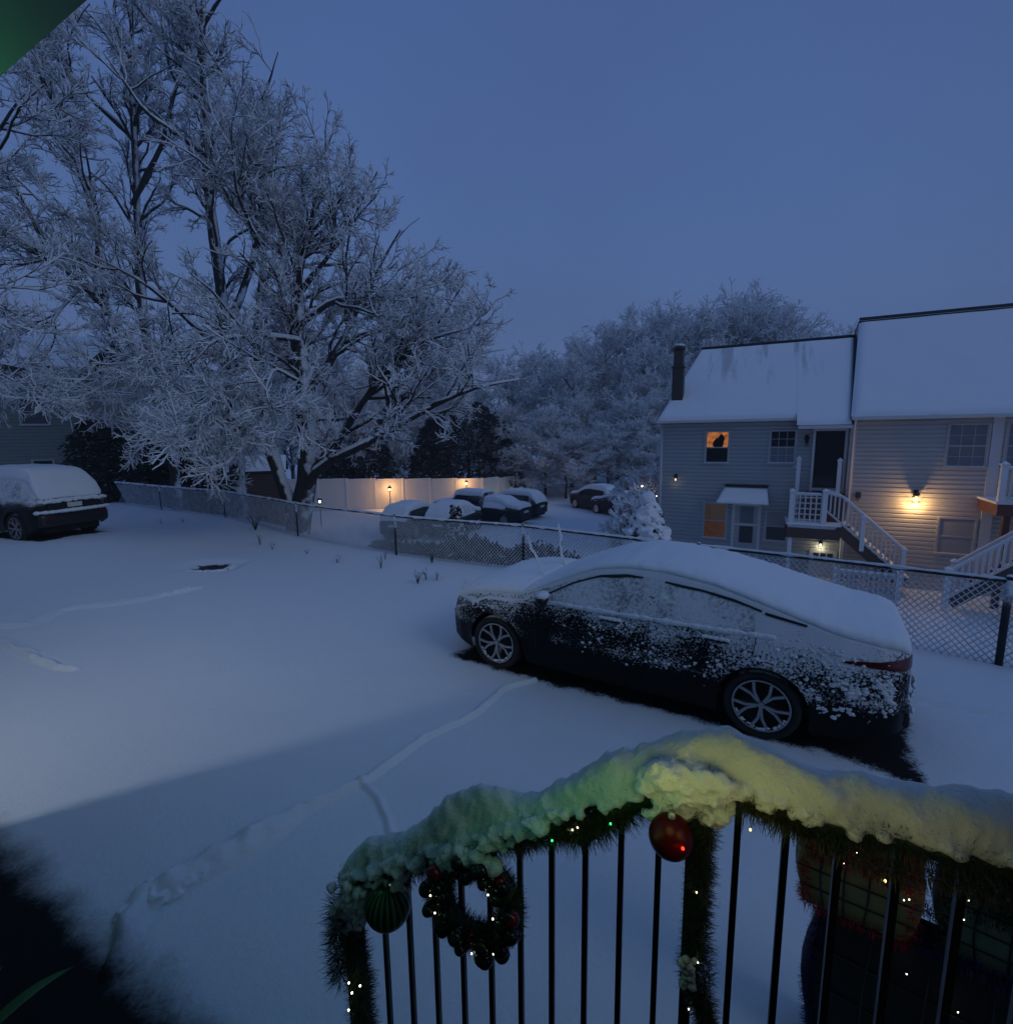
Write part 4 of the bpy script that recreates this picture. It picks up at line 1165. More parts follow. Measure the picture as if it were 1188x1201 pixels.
def deck_left():
    d = thing('porch_deck', 'white railed porch with lattice panel and stair, between the two houses', 'porch', (HX, HY, HZ), HR)
    D1 = -1.5
    b = MB(); b.box(4.50, 6.0, D1, -.05, z_(-.22), z_(-.12)); b.build('floor', MT['white_vinyl'], d)
    b = MB(); b.box(4.46, 6.0, D1 - .03, D1 + .04, z_(-.56), z_(-.225)); b.box(4.47, 4.55, D1 + .04, -.05, z_(-.55), z_(-.23)); b.build('fascia', MT['brownwood'], d)
    b = MB(); b.box(4.44, 6.02, D1 - .06, -.06, z_(-.118), z_(-.05)); b.build('snow', MT['snow'], d, bevel=.03)
    # landing box below the door
    b = MB(); b.box(5.05, 6.1, -1.0, -.07, z_(-.05), z_(.86)); b.build('landing', MT['brownwood'], d)
    post(d, 4.58, D1 + .02, z_(-.14), z_(.98), .14); post(d, 5.52, D1 + .02, z_(-.14), z_(1.0), .14)
    post(d, 4.75, -.42, z_(-.14), z_(2.0), .12); post(d, 5.95, -.42, z_(-.14), z_(1.95), .12)
    post(d, 4.60, D1 + .08, 0, z_(-.57), .12, False, 'support_post')
    rail(d, (4.65, D1 + .02, z_(.90)), (5.45, D1 + .02, z_(.90))); rail(d, (4.65, D1 + .02, z_(-.02)), (5.45, D1 + .02, z_(-.02)), snow=0)
    rail(d, (4.58, D1 + .09, z_(.9)), (4.58, -.05, z_(.9))); rail(d, (4.60, -.42, z_(1.75)), (4.70, -.42, z_(1.75)), snow=0)
    for i in range(9):
        b = MB(); y = D1 + .18 + i * .14; b.box(4.56, 4.60, y - .02, y + .02, z_(.0), z_(.87)); b.build('baluster', MT['white_vinyl'], d)
    b = MB()
    for i in range(6): x = 4.66 + i * .155; b.box(x - .022, x + .022, D1 - .01, D1 + .02, z_(.01), z_(.87))
    for i in range(5): z = z_(.06 + i * .185); b.box(4.65, 5.45, D1 + .0205, D1 + .045, z - .022, z + .022)
    b.build('lattice_panel', MT['white_vinyl'], d)
    # stair flight falling to the right
    sl = -.925; x0, x1 = 5.98, 7.66
    post(d, 6.60, D1 + .02, z_(-.85), z_(.22), .12); post(d, 7.70, D1 + .02, z_(-1.9), z_(-.72), .12)
    f = lambda x, o: z_(.86 + sl * (x - 5.98) + o)
    for yy, sn in ((D1 + .02, .03), (-.55, .02)):
        rail(d, (5.55, yy, z_(.97)), (5.98, yy, f(5.98, 0)), snow=sn); rail(d, (5.98, yy, f(5.98, 0)), (7.70, yy, f(7.70, 0)), snow=sn); rail(d, (5.56, yy, f(5.6, -.80)), (7.70, yy, f(7.70, -.80)), snow=0)
    for i in range(17):
        x = 5.68 + i * .12; b = MB(); b.box(x - .022, x + .022, D1, D1 + .04, f(x, -.78), min(f(x, -.03), z_(.93))); b.build('baluster', MT['white_vinyl'], d)
    b = MB(); b.bar((5.9, D1 + .02, f(5.9, -1.08)), (7.75, D1 + .02, f(7.75, -1.08)), .05, .30); b.bar((5.9, -.5, f(5.9, -1.08)), (7.75, -.5, f(7.75, -1.08)), .05, .30); b.build('stringer', MT['brownwood'], d)
    for i in range(10):
        x = 6.02 + i * .185; b = MB(); b.box(x, x + .24, D1 + .05, -.53, f(x, -.96), f(x, -.92)); tr = b.build('tread', MT['brownwood'], d)
        b = MB(); b.box(x + .01, x + .23, D1 + .07, -.55, f(x, -.918), f(x, -.86)); b.build('snow', MT['snow'], tr, bevel=.02)
    # low lattice screen in front of the basement area
    l_ = thing('lattice_screen', 'low white lattice railing on the ground below the porch stair', 'railing', (HX, HY, HZ), HR)
    yv = -1.95
    post(l_, 5.9, yv, 0, z_(-1.36), .11); post(l_, 7.55, yv, 0, z_(-1.32), .13)
    rail(l_, (5.9, yv, z_(-1.45)), (7.5, yv, z_(-1.45))); rail(l_, (5.9, yv, z_(-2.38)), (7.5, yv, z_(-2.38)), snow=0)
    b = MB()
    for i in range(12): x = 6.02 + i * .13; b.box(x - .02, x + .02, yv - .015, yv + .015, z_(-2.36), z_(-1.48))
    for i in range(5): z = z_(-2.26 + i * .18); b.box(5.96, 7.49, yv + .0155, yv + .04, z - .02, z + .02)
    b.build('lattice_panel', MT['white_vinyl'], l_)

def deck_right():
    d = thing('porch_deck', 'white railed porch on red brown beams at the right house', 'porch', (HX, HY, HZ), HR)
    D1 = -1.8
    b = MB(); b.box(9.62, 12.6, D1 - .03, -.36, z_(.52), z_(.85)); b.build('fascia', MT['redwood'], d)
    b = MB(); b.box(9.58, 12.6, D1 - .06, -.34, z_(.852), z_(.92)); b.build('floor', MT['white_snowy'], d)
    post(d, 9.68, D1 + .02, z_(.9), z_(1.95), .14)
    rail(d, (9.7, D1 + .02, z_(1.86)), (12.6, D1 + .02, z_(1.86))); rail(d, (9.7, D1 + .02, z_(1.0)), (12.6, D1 + .02, z_(1.0)), snow=0)
    for i in range(20):
        x = 9.86 + i * .13; b = MB(); b.box(x - .022, x + .022, D1, D1 + .04, z_(1.02), z_(1.84)); b.build('baluster', MT['white_vinyl'], d)
    b = MB(); b.box(9.8, 9.95, D1 + .02, D1 + .17, 0, z_(.52)); b.build('support_post', MT['brownwood'], d)
    # stair coming down to the left, in front
    s = thing('stairway', 'white railed stairway coming down to the left at the picture edge', 'stairs', (HX, HY, HZ), HR)
    for yy, px0, zt in ((-2.0, 8.80, -.92), (-3.0, 8.42, -.95)):
        sl = .86
        f = lambda x, o=0: z_(zt + sl * (x - px0) + o)
        post(s, px0, yy, f(px0, -1.15), f(px0, .05), .13)
        rail(s, (px0, yy, f(px0)), (px0 + 2.6, yy, f(px0 + 2.6))); rail(s, (px0, yy, f(px0, -.75)), (px0 + 2.6, yy, f(px0 + 2.6, -.75)), snow=0)
        for i in range(18):
            x = px0 + .16 + i * .135; b = MB(); b.box(x - .025, x + .025, yy - .02, yy + .02, f(x, -.73), f(x, -.02)); b.build('baluster', MT['white_vinyl'], s)
        b = MB(); b.bar((px0 + .1, yy, f(px0 + .1, -1.0)), (px0 + 2.6, yy, f(px0 + 2.6, -1.0)), .06, .30); b.build('stringer', MT['brownwood'], s)
        post(s, px0 + 1.5, yy, f(px0 + 1.5, -.9), f(px0 + 1.5, .1), .13)
    for i in range(11):
        x = 8.75 + i * .2; z = z_(-1.80 + .86 * (x - 8.6)); b = MB(); b.box(x, x + .26, -2.95, -2.05, z - .04, z); tr = b.build('tread', MT['brownwood'], s)
        b = MB(); b.box(x + .01, x + .25, -2.93, -2.07, z + .002, z + .06); b.build('snow', MT['snow'], tr, bevel=.02)
house_left(); house_right(); deck_left(); deck_right()

# ------------------------------------------------------------------ vinyl fence and post lamps
def vinyl():
    P = [np.array((-19.0, 34.3)), np.array((-1.8, 38.0)), np.array((.6, 42.0))]
    v = thing('vinyl_fence', 'tall plain white vinyl privacy fence lit by post lamps behind the parked cars', 'fence', (P[0][0], P[0][1], LOT))
    tops = [.20, -.28, -.55]
    for k in range(2):
        A, B = P[k], P[k + 1]; L = np.linalg.norm(B - A); n_ = max(2, int(round(L / 1.95)))
        for i in range(n_ + (k == 1)):
            t = i / n_; p = A + (B - A) * t; q = A + (B - A) * min(1, (i + 1) / n_)
            zt = tops[k] + (tops[k + 1] - tops[k]) * t - LOT; p = p - P[0]; q = q - P[0]
            b = MB(); b.bar((p[0], p[1], 0), (p[0], p[1], zt + .06), .13, .13, (0, 1, 0)); b.box(p[0] - .09, p[0] + .09, p[1] - .09, p[1] + .09, zt + .06, zt + .10)
            b.build('post', MT['white_snowy'], v)
            if i < n_:
                b = MB(); d = (q - p) / np.linalg.norm(q - p); p2 = p + d * .07; q2 = q - d * .07
                b.bar((p2[0], p2[1], zt / 2 - .05), (q2[0], q2[1], zt / 2 - .05), .035, zt - .14)
                for zz in (zt - .06, .16): b.bar((p2[0], p2[1], zz), (q2[0], q2[1], zz), .06, .12)
                m = int(np.linalg.norm(q2 - p2) / .16)
                for j in range(1, m):
                    c = p2 + (q2 - p2) * j / m; b.bar((c[0] + .002, c[1] - .019, .24), (c[0] + .002, c[1] - .019, zt - .13), .012, .006, (0, 1, 0))
                pn = b.build('panel', MT['white_vinyl'], v)
                b = MB(); b.tube([(p2[0] + (q2 - p2)[0] * u, p2[1] + (q2 - p2)[1] * u, zt + .02) for u in np.linspace(0, 1, 8)], .035, 8, True, .7); b.build('snow', MT['snow'], pn, True)
    return v
vinyl()

def post_lamp(px, py, Y, lab, power=22, h=None):
    p = at(px, py, Y); g = gz(p.x, p.y)
    t = thing('post_lamp', lab, 'lamp', (p.x, p.y, g), 0, 'small post lamps along the vinyl fence')
    H = p.z - g
    b = MB(); b.tube([(0, 0, -.1), (0, 0, H - .16)], .03, 8); b.lathe([(.06, H - .17), (.07, H - .14), (.03, H - .12)], 10); b.build('pole', MT['black_metal'], t, True)
    b = MB()
    for a in range(6):
        q = a * math.pi / 3; b.bar((.07 * math.cos(q), .07 * math.sin(q), H - .13), (.10 * math.cos(q), .10 * math.sin(q), H + .10), .012)
    b.lathe([(.15, H + .10), (.13, H + .13), (.04, H + .24), (.02, H + .30), (.001, H + .31)], 12)
    ln = b.build('lantern', MT['black_metal'], t)
    b = MB(); b.ball((0, 0, H - .02), .055, 10, 8, 1.4); b.build('bulb', MT['lamp_small'], ln, True)
    b = MB(); b.lump((0, 0, H + .22), .10, .15, sub=2, sc=(1, 1, .6)); b.build('snow', MT['snow'], ln, True)
    lamp('lamp_light', (-.06, .16, H - .06), power, (1, .50, .16), .05, t)
post_lamp(457, 574, 35.6, 'black post lamp lighting the vinyl fence left of the boxy off-roader', 62)
post_lamp(547, 567, 36.9, 'black post lamp directly behind the boxy off-roader', 42)
post_lamp(375, 588, 29, 'shortest black post lamp, just right of the forked tree trunk', 6)

# ------------------------------------------------------------------ trees
def unit(v): return v / (np.linalg.norm(v, axis=-1, keepdims=True) + 1e-9)

def grow(St, D, L, nseg, wander, lift, rg):
    B = len(St); pts = np.empty((B, nseg + 1, 3)); pts[:, 0] = St; d = D.copy()
    for i in range(nseg):
        d = unit(d + rg.normal(0, wander, (B, 3)) + np.array([0, 0, lift]))
        pts[:, i + 1] = pts[:, i] + d * (L / nseg)[:, None]
    return pts

def spawn(pts, rad, per, tmin, ang, rg, planar=0.0):
    B, n_, _ = pts.shape
    k = rg.poisson(per, B) if np.isscalar(per) else rg.poisson(per)
    idx = np.repeat(np.arange(B), k); t = rg.uniform(tmin, 1, len(idx)) * (n_ - 1 - 1e-6)
    i = t.astype(int); f = (t - i)[:, None]
    p = pts[idx, i] * (1 - f) + pts[idx, i + 1] * f
    tn = unit(pts[idx, i + 1] - pts[idx, i])
    r = rad[idx, i] * (1 - f[:, 0]) + rad[idx, i + 1] * f[:, 0]
    rv = rg.normal(0, 1, (len(idx), 3)); rv[:, 2] *= (1 - planar)
    pp = unit(rv - (rv * tn).sum(-1, keepdims=True) * tn)
    a = rg.normal(ang, .2, len(idx))[:, None]
    return p, unit(tn * np.cos(a) + pp * np.sin(a)), r, idx, t / (n_ - 1)

def taper(r0, r1, n_): return r0[:, None] + (r1 - r0)[:, None] * np.linspace(0, 1, n_)[None]

def resample(poly, n_):
    P = np.array(poly, float); c = np.concatenate([[0], np.cumsum(np.linalg.norm(np.diff(P, axis=0), axis=1))])
    s = np.linspace(0, c[-1], n_)
    return np.stack([np.interp(s, c, P[:, k]) for k in range(3)], -1), c[-1]

def tree(name, label, limbs, env=None, seed=1, group=None, per=(5.5, 6.4, 9.5, 2.1), lens=(3.0, 1.55, .50, .24), snow=(.025, .0175, .0120, .0098), trunk_snow=True, tip=.02, base=None, droop=0.0, cat='tree', dens=1.0, thick=1.0):
    """limbs = [(polyline, r0, r1)] in world space, the first starts at the foot"""
    rg = np.random.default_rng(seed)
    base = np.array(limbs[0][0][0] if base is None else base, float)
    root = thing(name, label, cat, tuple(base), 0, group)
    N0 = 14; LP = []; LR = []; LL = []
    for poly, ra, rb in limbs:
        p, L = resample(poly, 60); kk = np.hanning(17); kk /= kk.sum(); p = np.stack([np.convolve(np.pad(p[:, a_], 8, mode='reflect', reflect_type='odd'), kk, 'valid') for a_ in range(3)], 1); p, L = resample(p, N0)
        j = np.cumsum(rg.normal(0, .012 * L / 6, (N0, 3)), 0); j[0] = 0
        LP.append(p + j - base); LR.append(np.linspace(ra, rb, N0)); LL.append(L)
    P0 = np.array(LP); R0 = np.array(LR); L0 = np.array(LL)
    rowsV = []; rowsQ = []; off = 0
    V, Q = tubes(P0, R0 * (1 + .08 * rg.normal(0, 1, R0.shape)), 10)
    npmesh('trunk', V, Q, MT['trunkbark'], root)
    lim = []
    sn = [(P0, R0, .55)]
    tw = []
    # level 1..4
    pts, rad, Ls = P0, R0, L0
    for lv in range(4):
        if lv == 0: k = per[0] * L0 / 3.0 * dens
        else: k = per[lv]
        p, d, r, idx, t = spawn(pts, rad, k, (.22, .18, .12, .15)[lv], (.75, .68, .72, .62)[lv], rg, .1)
        ln = lens[lv] * rg.uniform(.55, 1.25, len(p)) * (1 - .45 * t)
        d = unit(d + np.array([0, 0, (.14, .08, .05, .05)[lv] - droop]))
        if env is not None:
            q = p + d * ln[:, None] * 1.3 + base
            ok = env(q) ; 
            p, d, r, ln = p[ok], d[ok], r[ok], ln[ok]
        ns = (7, 5, 3, 2)[lv]
        pts = grow(p, d, ln, ns, (.15, .20, .24, .24)[lv], (.035, .02, .02, .0)[lv] - droop * .3, rg)
        r0 = np.minimum(r * .62, (.06, .022, .011, .007)[lv]); r0 = np.maximum(r0, np.array((.015, .011, .0085, .0065)[lv]) * thick)
        rad = taper(r0, r0 * .35, ns + 1)
        V, Q = tubes(pts, rad, (6, 4, 3, 3)[lv]); rowsV.append(V); rowsQ.append(Q + off); off += len(V)
        sr = snow[lv] * rg.uniform(.7, 1.3, (len(pts), 1)) * np.ones((1, ns + 1)); sr = sr * rg.uniform(.75, 1.25, sr.shape); sr[:, -1] *= .7
        up = np.zeros_like(pts); up[..., 2] = rad * .8 + sr * .45
        tw.append((pts + up, sr, (5, 4, 4, 4)[lv]))
    npmesh('crown', np.concatenate(rowsV), np.concatenate(rowsQ), MT['twig'], root)
    rowsV = []; rowsQ = []; off = 0
    # ridge of snow along limbs that are not upright
    T = P0[:, 1:] - P0[:, :-1]; sl = np.abs(unit(T)[..., 2]); sl = np.concatenate([sl, sl[:, -1:]], 1)
    up = np.zeros_like(P0); up[..., 2] = R0 * .62
    V, Q = tubes(P0 + up, np.maximum(R0 * .74 * (1 - sstep(.45, .85, sl)), .002) + .018 * (1 - sstep(.6, .9, sl)), 8); rowsV.append(V); rowsQ.append(Q); off = len(V)
    for a, b, s in tw:
        V, Q = tubes(a, b, s); rowsV.append(V); rowsQ.append(Q + off); off += len(V)
    npmesh('snow_cover', np.concatenate(rowsV), np.concatenate(rowsQ), MT['twigsnow'], root)
    return root

def L(*pts): return [tuple(at(p[0], p[1], p[2] * DS)) for p in pts]
DS = 1.0

# right-hand silhouette of the big trees: x limit for a height
ZL = [-3, 2.2, 3.2, 4.4, 5.4, 7, 9.3, 11, 13, 15, 17.6, 22]
XL = [-1.5, -1.2, -.3, .9, .7, -.5, -2.1, -3.2, -4.4, -6.2, -8.2, -12]
def env1(q):
    x = np.interp(q[:, 2], ZL, XL) * (q[:, 1] / 16.5)
    nz = .5 * np.sin(q[:, 2] * 2.1 + q[:, 1]) + .35 * np.sin(q[:, 2] * 5.3)
    lo = np.interp(q[:, 0], [-30, -14, -9, -6.5, -4, 0, 2], [2.0, 2.0, 1.4, .8, 2.0, 3.2, 4.5])
    return (q[:, 0] < x + nz) & (q[:, 2] > lo)

b1 = gz(-6.7, 16.2)
t1 = [(L((347, 640, 16), (352, 600, 16), (365, 550, 16), (356, 470, 16.2), (352, 400, 16.5), (350, 330, 17), (372, 250, 17.5), (385, 160, 18)), .36, .03),
      (L((350, 590, 16), (372, 548, 15.8), (430, 522, 15.3), (500, 480, 15), (560, 455, 14.8), (605, 448, 14.6)), .17, .02),
      (L((368, 552, 16), (400, 510, 15.8), (440, 450, 15.5), (500, 400, 15.3), (560, 385, 15)), .14, .02),
      (L((345, 600, 16), (322, 545, 16.3), (306, 480, 16.8), (300, 400, 17.5), (310, 300, 18), (318, 220, 18.6), (322, 170, 19.2)), .24, .03),
      (L((355, 470, 16.2), (390, 420, 16.6), (430, 340, 17), (470, 270, 17.5)), .13, .02),
      (L((352, 400, 16.5), (300, 392, 16), (250, 400, 15.3), (215, 440, 14.6)), .10, .015),
      (L((352, 380, 16.6), (390, 350, 16.2), (450, 345, 15.6), (520, 330, 15.3)), .10, .015),
      (L((351, 345, 17), (400, 280, 17.2), (440, 200, 17.6)), .10, .015),
      (L((430, 522, 15.3), (480, 430, 15.6), (520, 370, 16), (545, 330, 16)), .09, .015),
      (L((400, 510, 15.8), (470, 470, 16.5), (540, 420, 17), (590, 410, 17)), .09, .015),
      (L((310, 300, 18), (280, 230, 17), (270, 150, 16.5)), .09, .015),
      (L((306, 480, 16.8), (270, 440, 15.5), (250, 470, 14.2), (262, 520, 13.4)), .08, .012),
      (L((355, 450, 16.2), (320, 430, 15), (310, 460, 14), (330, 500, 13.4)), .06, .012)]
tree('maple_tree', 'broad bare tree with forked snow plastered trunk and long low limb, right of the cluster', t1, env1, 11, dens=1.25)

def env2(q):
    x = np.interp(q[:, 2], ZL, XL) * (q[:, 1] / 17.0)
    lo = np.interp(q[:, 0], [-30, -14, -11, -8, -5], [2.6, 2.4, 1.3, .6, 3])
    return (q[:, 0] < x + .4 * np.sin(q[:, 2] * 3)) & (q[:, 2] > lo)
DS = 1.06
t2 = [(L((280, 650, 18.5), (278, 590, 18.5), (277, 530, 18.5), (266, 420, 18.6), (252, 310, 18.8), (240, 200, 19), (237, 100, 19), (238, 0, 19), (240, -90, 19)), .34, .05),
      (L((241, 195, 19), (275, 165, 18.6), (310, 110, 18.4), (325, 60, 18.4)), .12, .015),
      (L((240, 180, 19), (205, 155, 18.4), (170, 130, 18), (120, 60, 17.8)), .11, .02),
      (L((239, 120, 19), (200, 90, 19), (190, 20, 19), (180, -60, 19)), .10, .02),
      (L((262, 390, 18.6), (300, 310, 19.5), (322, 220, 20), (330, 120, 20.3)), .16, .02),
      (L((266, 420, 18.6), (215, 370, 18), (165, 330, 17.5), (110, 300, 17)), .14, .02),
      (L((272, 480, 18.5), (230, 430, 17), (225, 460, 15), (245, 510, 13.6), (262, 545, 13.0)), .10, .012),
      (L((268, 440, 18.5), (300, 430, 16), (290, 470, 14.2), (282, 520, 13.3), (300, 555, 12.9)), .09, .012),
      (L((240, 430, 17.2), (200, 440, 15), (200, 490, 13.8), (225, 540, 13.2)), .07, .012),
      (L((238, 30, 19), (270, -20, 18.5), (282, -50, 18)), .07, .01)]
tree('maple_tree', 'tallest bare tree with straight dark trunk, middle of the snowy cluster', t2, env2, 12, dens=1.15)

DS = 1.25
t3 = [(L((208, 640, 17.5), (205, 560, 17.5), (190, 490, 17.4), (160, 420, 17), (125, 370, 16.6), (95, 335, 16), (40, 295, 15.5), (-30, 265, 15)), .25, .05),
      (L((190, 490, 17.4), (165, 380, 17.6), (155, 260, 17.8), (154, 150, 18), (150, 40, 18.2), (148, -60, 18.4)), .22, .04),
      (L((125, 370, 16.6), (112, 260, 16.5), (80, 160, 16.4), (40, 60, 16.3), (20, -30, 16.2)), .13, .03),
      (L((154, 160, 18), (110, 120, 17.2), (60, 60, 17), (0, 20, 17)), .10, .02),
      (L((155, 240, 17.8), (190, 170, 17.5), (215, 60, 17.4), (222, -30, 17.4)), .10, .02),
      (L((160, 420, 17), (130, 450, 15), (95, 470, 14), (50, 470, 13)), .07, .012),
      (L((95, 335, 16), (60, 380, 15), (30, 430, 14), (-10, 460, 13.5)), .07, .012),
      (L((60, 300, 15.6), (20, 220, 15), (-30, 150, 15)), .08, .02),
      (L((112, 260, 16.5), (60, 250, 15.6), (0, 190, 15)), .07, .02)]
def env3(q): return q[:, 2] > np.interp(q[:, 0], [-30, -14, -11], [2.9, 2.6, 2.0])
tree('maple_tree', 'bare tree leaning left with a long arching dark limb, left in the cluster', t3, env3, 13, dens=1.15)
DS = 1.0
t4 = [(L((-120, 660, 13.5), (-110, 500, 13.5), (-80, 350, 13.5), (-60, 150, 13.5), (-50, -50, 13.5)), .25, .05),
      (L((-100, 450, 13.5), (-40, 420, 13), (10, 425, 12.7)), .06, .010),
      (L((-80, 350, 13.5), (-20, 330, 13.2), (30, 370, 12.9)), .06, .010), (L((-70, 250, 13.5), (-20, 180, 13.5), (30, 110, 13.5)), .08, .02)]
tree('maple_tree', 'bare tree outside the left picture edge reaching thin snowy branches over the left vehicle', t4, lambda q: q[:, 2] > 2.5, 14, dens=.6)

# woods behind the parking lot: two growths, set out as separate trees
def wild(name, label, h, seed, group, spread=1.0, per=(6, 7, 5.5, 1.6), at0=(0, 0, 0)):
    rg = random.Random(seed); limbs = []
    tr = [(0, 0, 0), (.1 * rg.uniform(-1, 1), 0, h * .25), (.3 * rg.uniform(-1, 1), .2, h * .55), (.4 * rg.uniform(-1, 1), 0, h * .95)]
    limbs.append((tr, h * .016, .02))
    for k in range(11):
        z = h * (.12 + .07 * k); a = k * 2.4 + rg.uniform(-.4, .4); ln = h * spread * (.36 - .020 * k) * rg.uniform(.8, 1.15); s = .55 + .05 * k
        ca, sa = math.cos(a), math.sin(a)
        limbs.append(([(0, 0, z), (ca * ln * .4, sa * ln * .4, z + ln * s * .4), (ca * ln * .8, sa * ln * .8, z + ln * s), (ca * ln, sa * ln, z + ln * s * 1.5)], h * .007, .012))
    f = h / 12
    return tree(name, label, limbs, None, seed, group, per, (3.3 * f, 1.75 * f, .75 * f, .36 * f), (.036, .028, .023, .020), thick=1.7)
WG = 'bare snow covered trees of the wood behind the lot'
WL = 'bare snow covered tree in the wood beyond the parking lot'
wa = wild('woodland_tree', WL, 14, 21, WG, 1.0)
wb = wild('woodland_tree', WL, 14, 22, WG, .85)
wc = wild('woodland_tree', WL, 14, 23, WG, .6)
spots = [(600, 412, 52), (640, 405, 56), (672, 400, 50), (700, 380, 54), (728, 368, 58), (755, 385, 50), (782, 352, 60), (808, 345, 56), (835, 350, 62), (862, 340, 58), (888, 335, 60),
         (915, 350, 57), (938, 365, 62), (962, 383, 58), (560, 430, 48), (520, 440, 52), (640, 470, 44), (690, 450, 46), (740, 455, 45), (775, 430, 48), (600, 490, 43), (665, 500, 41), (715, 490, 42), (760, 500, 40), (820, 400, 50),
         (880, 400, 50), (940, 410, 50),
         (470, 440, 45), (420, 420, 42), (60, 380, 38), (180, 400, 42), (330, 380, 44), (390, 370, 40), (250, 430, 36)]
rw = random.Random(5)
for i, (px, py, Y) in enumerate(spots):
    p = at(px, py, Y); src = (wa, wb, wc)[i % 3]
    o = src if i < 3 else copy_tree(src)
    h = p.z - LOT
    s = h / 16.8
    o.location = (p.x, Y, LOT - .1); o.rotation_euler = (0, 0, rw.uniform(0, 6.28)); k = s * rw.uniform(.92, 1.12); o.scale = (max(k, .65), max(k, .65), s)

# evergreens
MT['needles'] = snowtop('evergreen', (.014, .020, .016), .85, .92, 1.15, .5, 2.2, bump=0)
MT['hedge'] = snowtop('hedge_leaf', (.022, .034, .028), .85, .95, 1.15, .5, 2.0, bump=0)
def evergreen(name, label, loc, h, r, n_=9000, seed=1, group=None, mat='needles', size=.20, shape='cone', low=0.0):
    rg = np.random.default_rng(seed)
    t = thing(name, label, 'tree' if h > 2.5 else 'shrub', loc, 0, group)
    b = MB(); b.tube([(0, 0, -.3), (0, 0, h * .4), (.05, 0, h * .85)], [.05 * h ** .6, .035 * h ** .6, .01], 8); b.build('trunk', MT['twig'], t, True)
    u = rg.uniform(low, 1, n_) ** 1.1; a = rg.uniform(0, 2 * np.pi, n_)
    if shape == 'cone': prof = (1 - u) ** .75 * (.75 + .25 * np.minimum(1, u / .12))
    else: prof = np.sqrt(np.clip(1 - ((u - .42) / .6) ** 2, .02, 1))
    br = 1 + .28 * np.sin(a * 5 + np.floor(u * 9) * 2.3) + .16 * np.sin(a * 11 + u * 30)
    rr = r * prof * br * rg.uniform(.45, 1.02, n_) ** .5
    c = np.stack([rr * np.cos(a), rr * np.sin(a), u * h - .25 * rr], -1)
    outd = np.stack([np.cos(a), np.sin(a), rg.uniform(-.7, .15, n_)], -1); outd = unit(outd + rg.normal(0, .35, (n_, 3)))
    sd = unit(np.cross(outd, rg.normal(0, 1, (n_, 3)) + np.array([0, 0, 1.5])))
    ln = size * rg.uniform(.6, 1.4, (n_, 1)); wd = ln * .32
    V = np.stack([c - sd * wd * .5, c + outd * ln * .5 - sd * wd, c + outd * ln, c + outd * ln * .5 + sd * wd], 1)
    nr = np.cross(V[:, 1] - V[:, 0], V[:, 2] - V[:, 0]); fl = nr[:, 2] < 0; V[fl] = V[fl][:, ::-1]
    npmesh('crown', V.reshape(-1, 3), np.arange(n_ * 4).reshape(-1, 4), MT[mat], t, False)
    return t
for i, (px, py, Y, r, lab) in enumerate(((548, 470, 44, 3.4, 'dark drooping evergreen rising behind the right half of the vinyl fence'), (585, 505, 44, 2.2, 'small dark evergreen at the right end of the vinyl fence'),
                                   (505, 490, 43, 2.6, 'dark evergreen behind the vinyl fence left of the widest one'), (430, 495, 41, 3.0, 'dark evergreen behind the vinyl fence at its left part'), (395, 520, 40, 2.4, 'low dark evergreen beyond the forked trunk'))):
    p = at(px, py, Y); evergreen('evergreen_tree', lab, (p.x, Y, LOT), p.z - LOT, r, 9000, 30 + i, 'evergreens behind the vinyl fence', size=.34, shape='cone' if i != 0 else 'oval')
for i, px in enumerate((108, 134, 160, 186, 212, 240)):
    p = at(px, 492 + (i % 3) * 6, 24 + .5 * i); evergreen('hedge_conifer', 'dark clipped conifer of the hedge beyond the left fence', (p.x, p.y, gz(p.x, p.y)), p.z - gz(p.x, p.y), 1.0, 5000, 50 + i, 'conifers of the dark hedge', 'hedge', .2, 'oval')
# low brush under the wood
MT['brush'] = snowtop('brush', (.06, .055, .052), .9, -.1, .5, .7, 1.5, bump=0)

# snow-heaped dwarf conifer beside the house
def snow_cone():
    p = at(760, 580, 15.2)
    gx, gy = p.x, p.y; g = gz(gx, gy)
    H = p.z - g
    t = evergreen('dwarf_conifer', 'cone shaped dwarf conifer heaped with round snow lumps beside the house corner', (gx, gy, g), H * .96, 1.05, 6000, 70, None, 'needles', .16)
    b = MB(); rg = random.Random(3)
    for k in range(120):
        u = (k + .5) / 120; z = H * (.06 + .90 * u); rr = 1.02 * (1 - u) ** .7; a = k * 2.399
        s = .26 * (1 - .45 * u) * rg.uniform(.65, 1.2)
        b.lump((rr * math.cos(a), rr * math.sin(a), z), s, .75, 2.0, 2, (1.2, 1.2, .66), k)
    b.lump((0, 0, H - .12), .25, .2, sub=2, sc=(1, 1, .9))
    so = b.build('snow_cover', MT['snow'], t, True)
    rm = so.modifiers.new('remesh', 'REMESH'); rm.mode = 'VOXEL'; rm.voxel_size = .028; rm.use_smooth_shade = True
    sm = so.modifiers.new('smooth', 'SMOOTH'); sm.factor = .5; sm.iterations = 3
snow_cone()
p = at(534, 593, 14.2)
t = evergreen('dwarf_conifer', 'small snow buried conifer behind the fence, before the parked wagons', (p.x, p.y, gz(p.x, p.y)), p.z - gz(p.x, p.y), .36, 1500, 71, None, 'needles', .12)
b = MB(); H_ = p.z - gz(p.x, p.y)
for k in range(40): u = (k + .5) / 40; b.lump((.34 * (1 - u) ** .8 * math.cos(k * 2.4), .34 * (1 - u) ** .8 * math.sin(k * 2.4), H_ * u), .13 * (1 - .4 * u), .25, sub=2, seed=k)
b.build('snow_cover', MT['snow'], t, True)

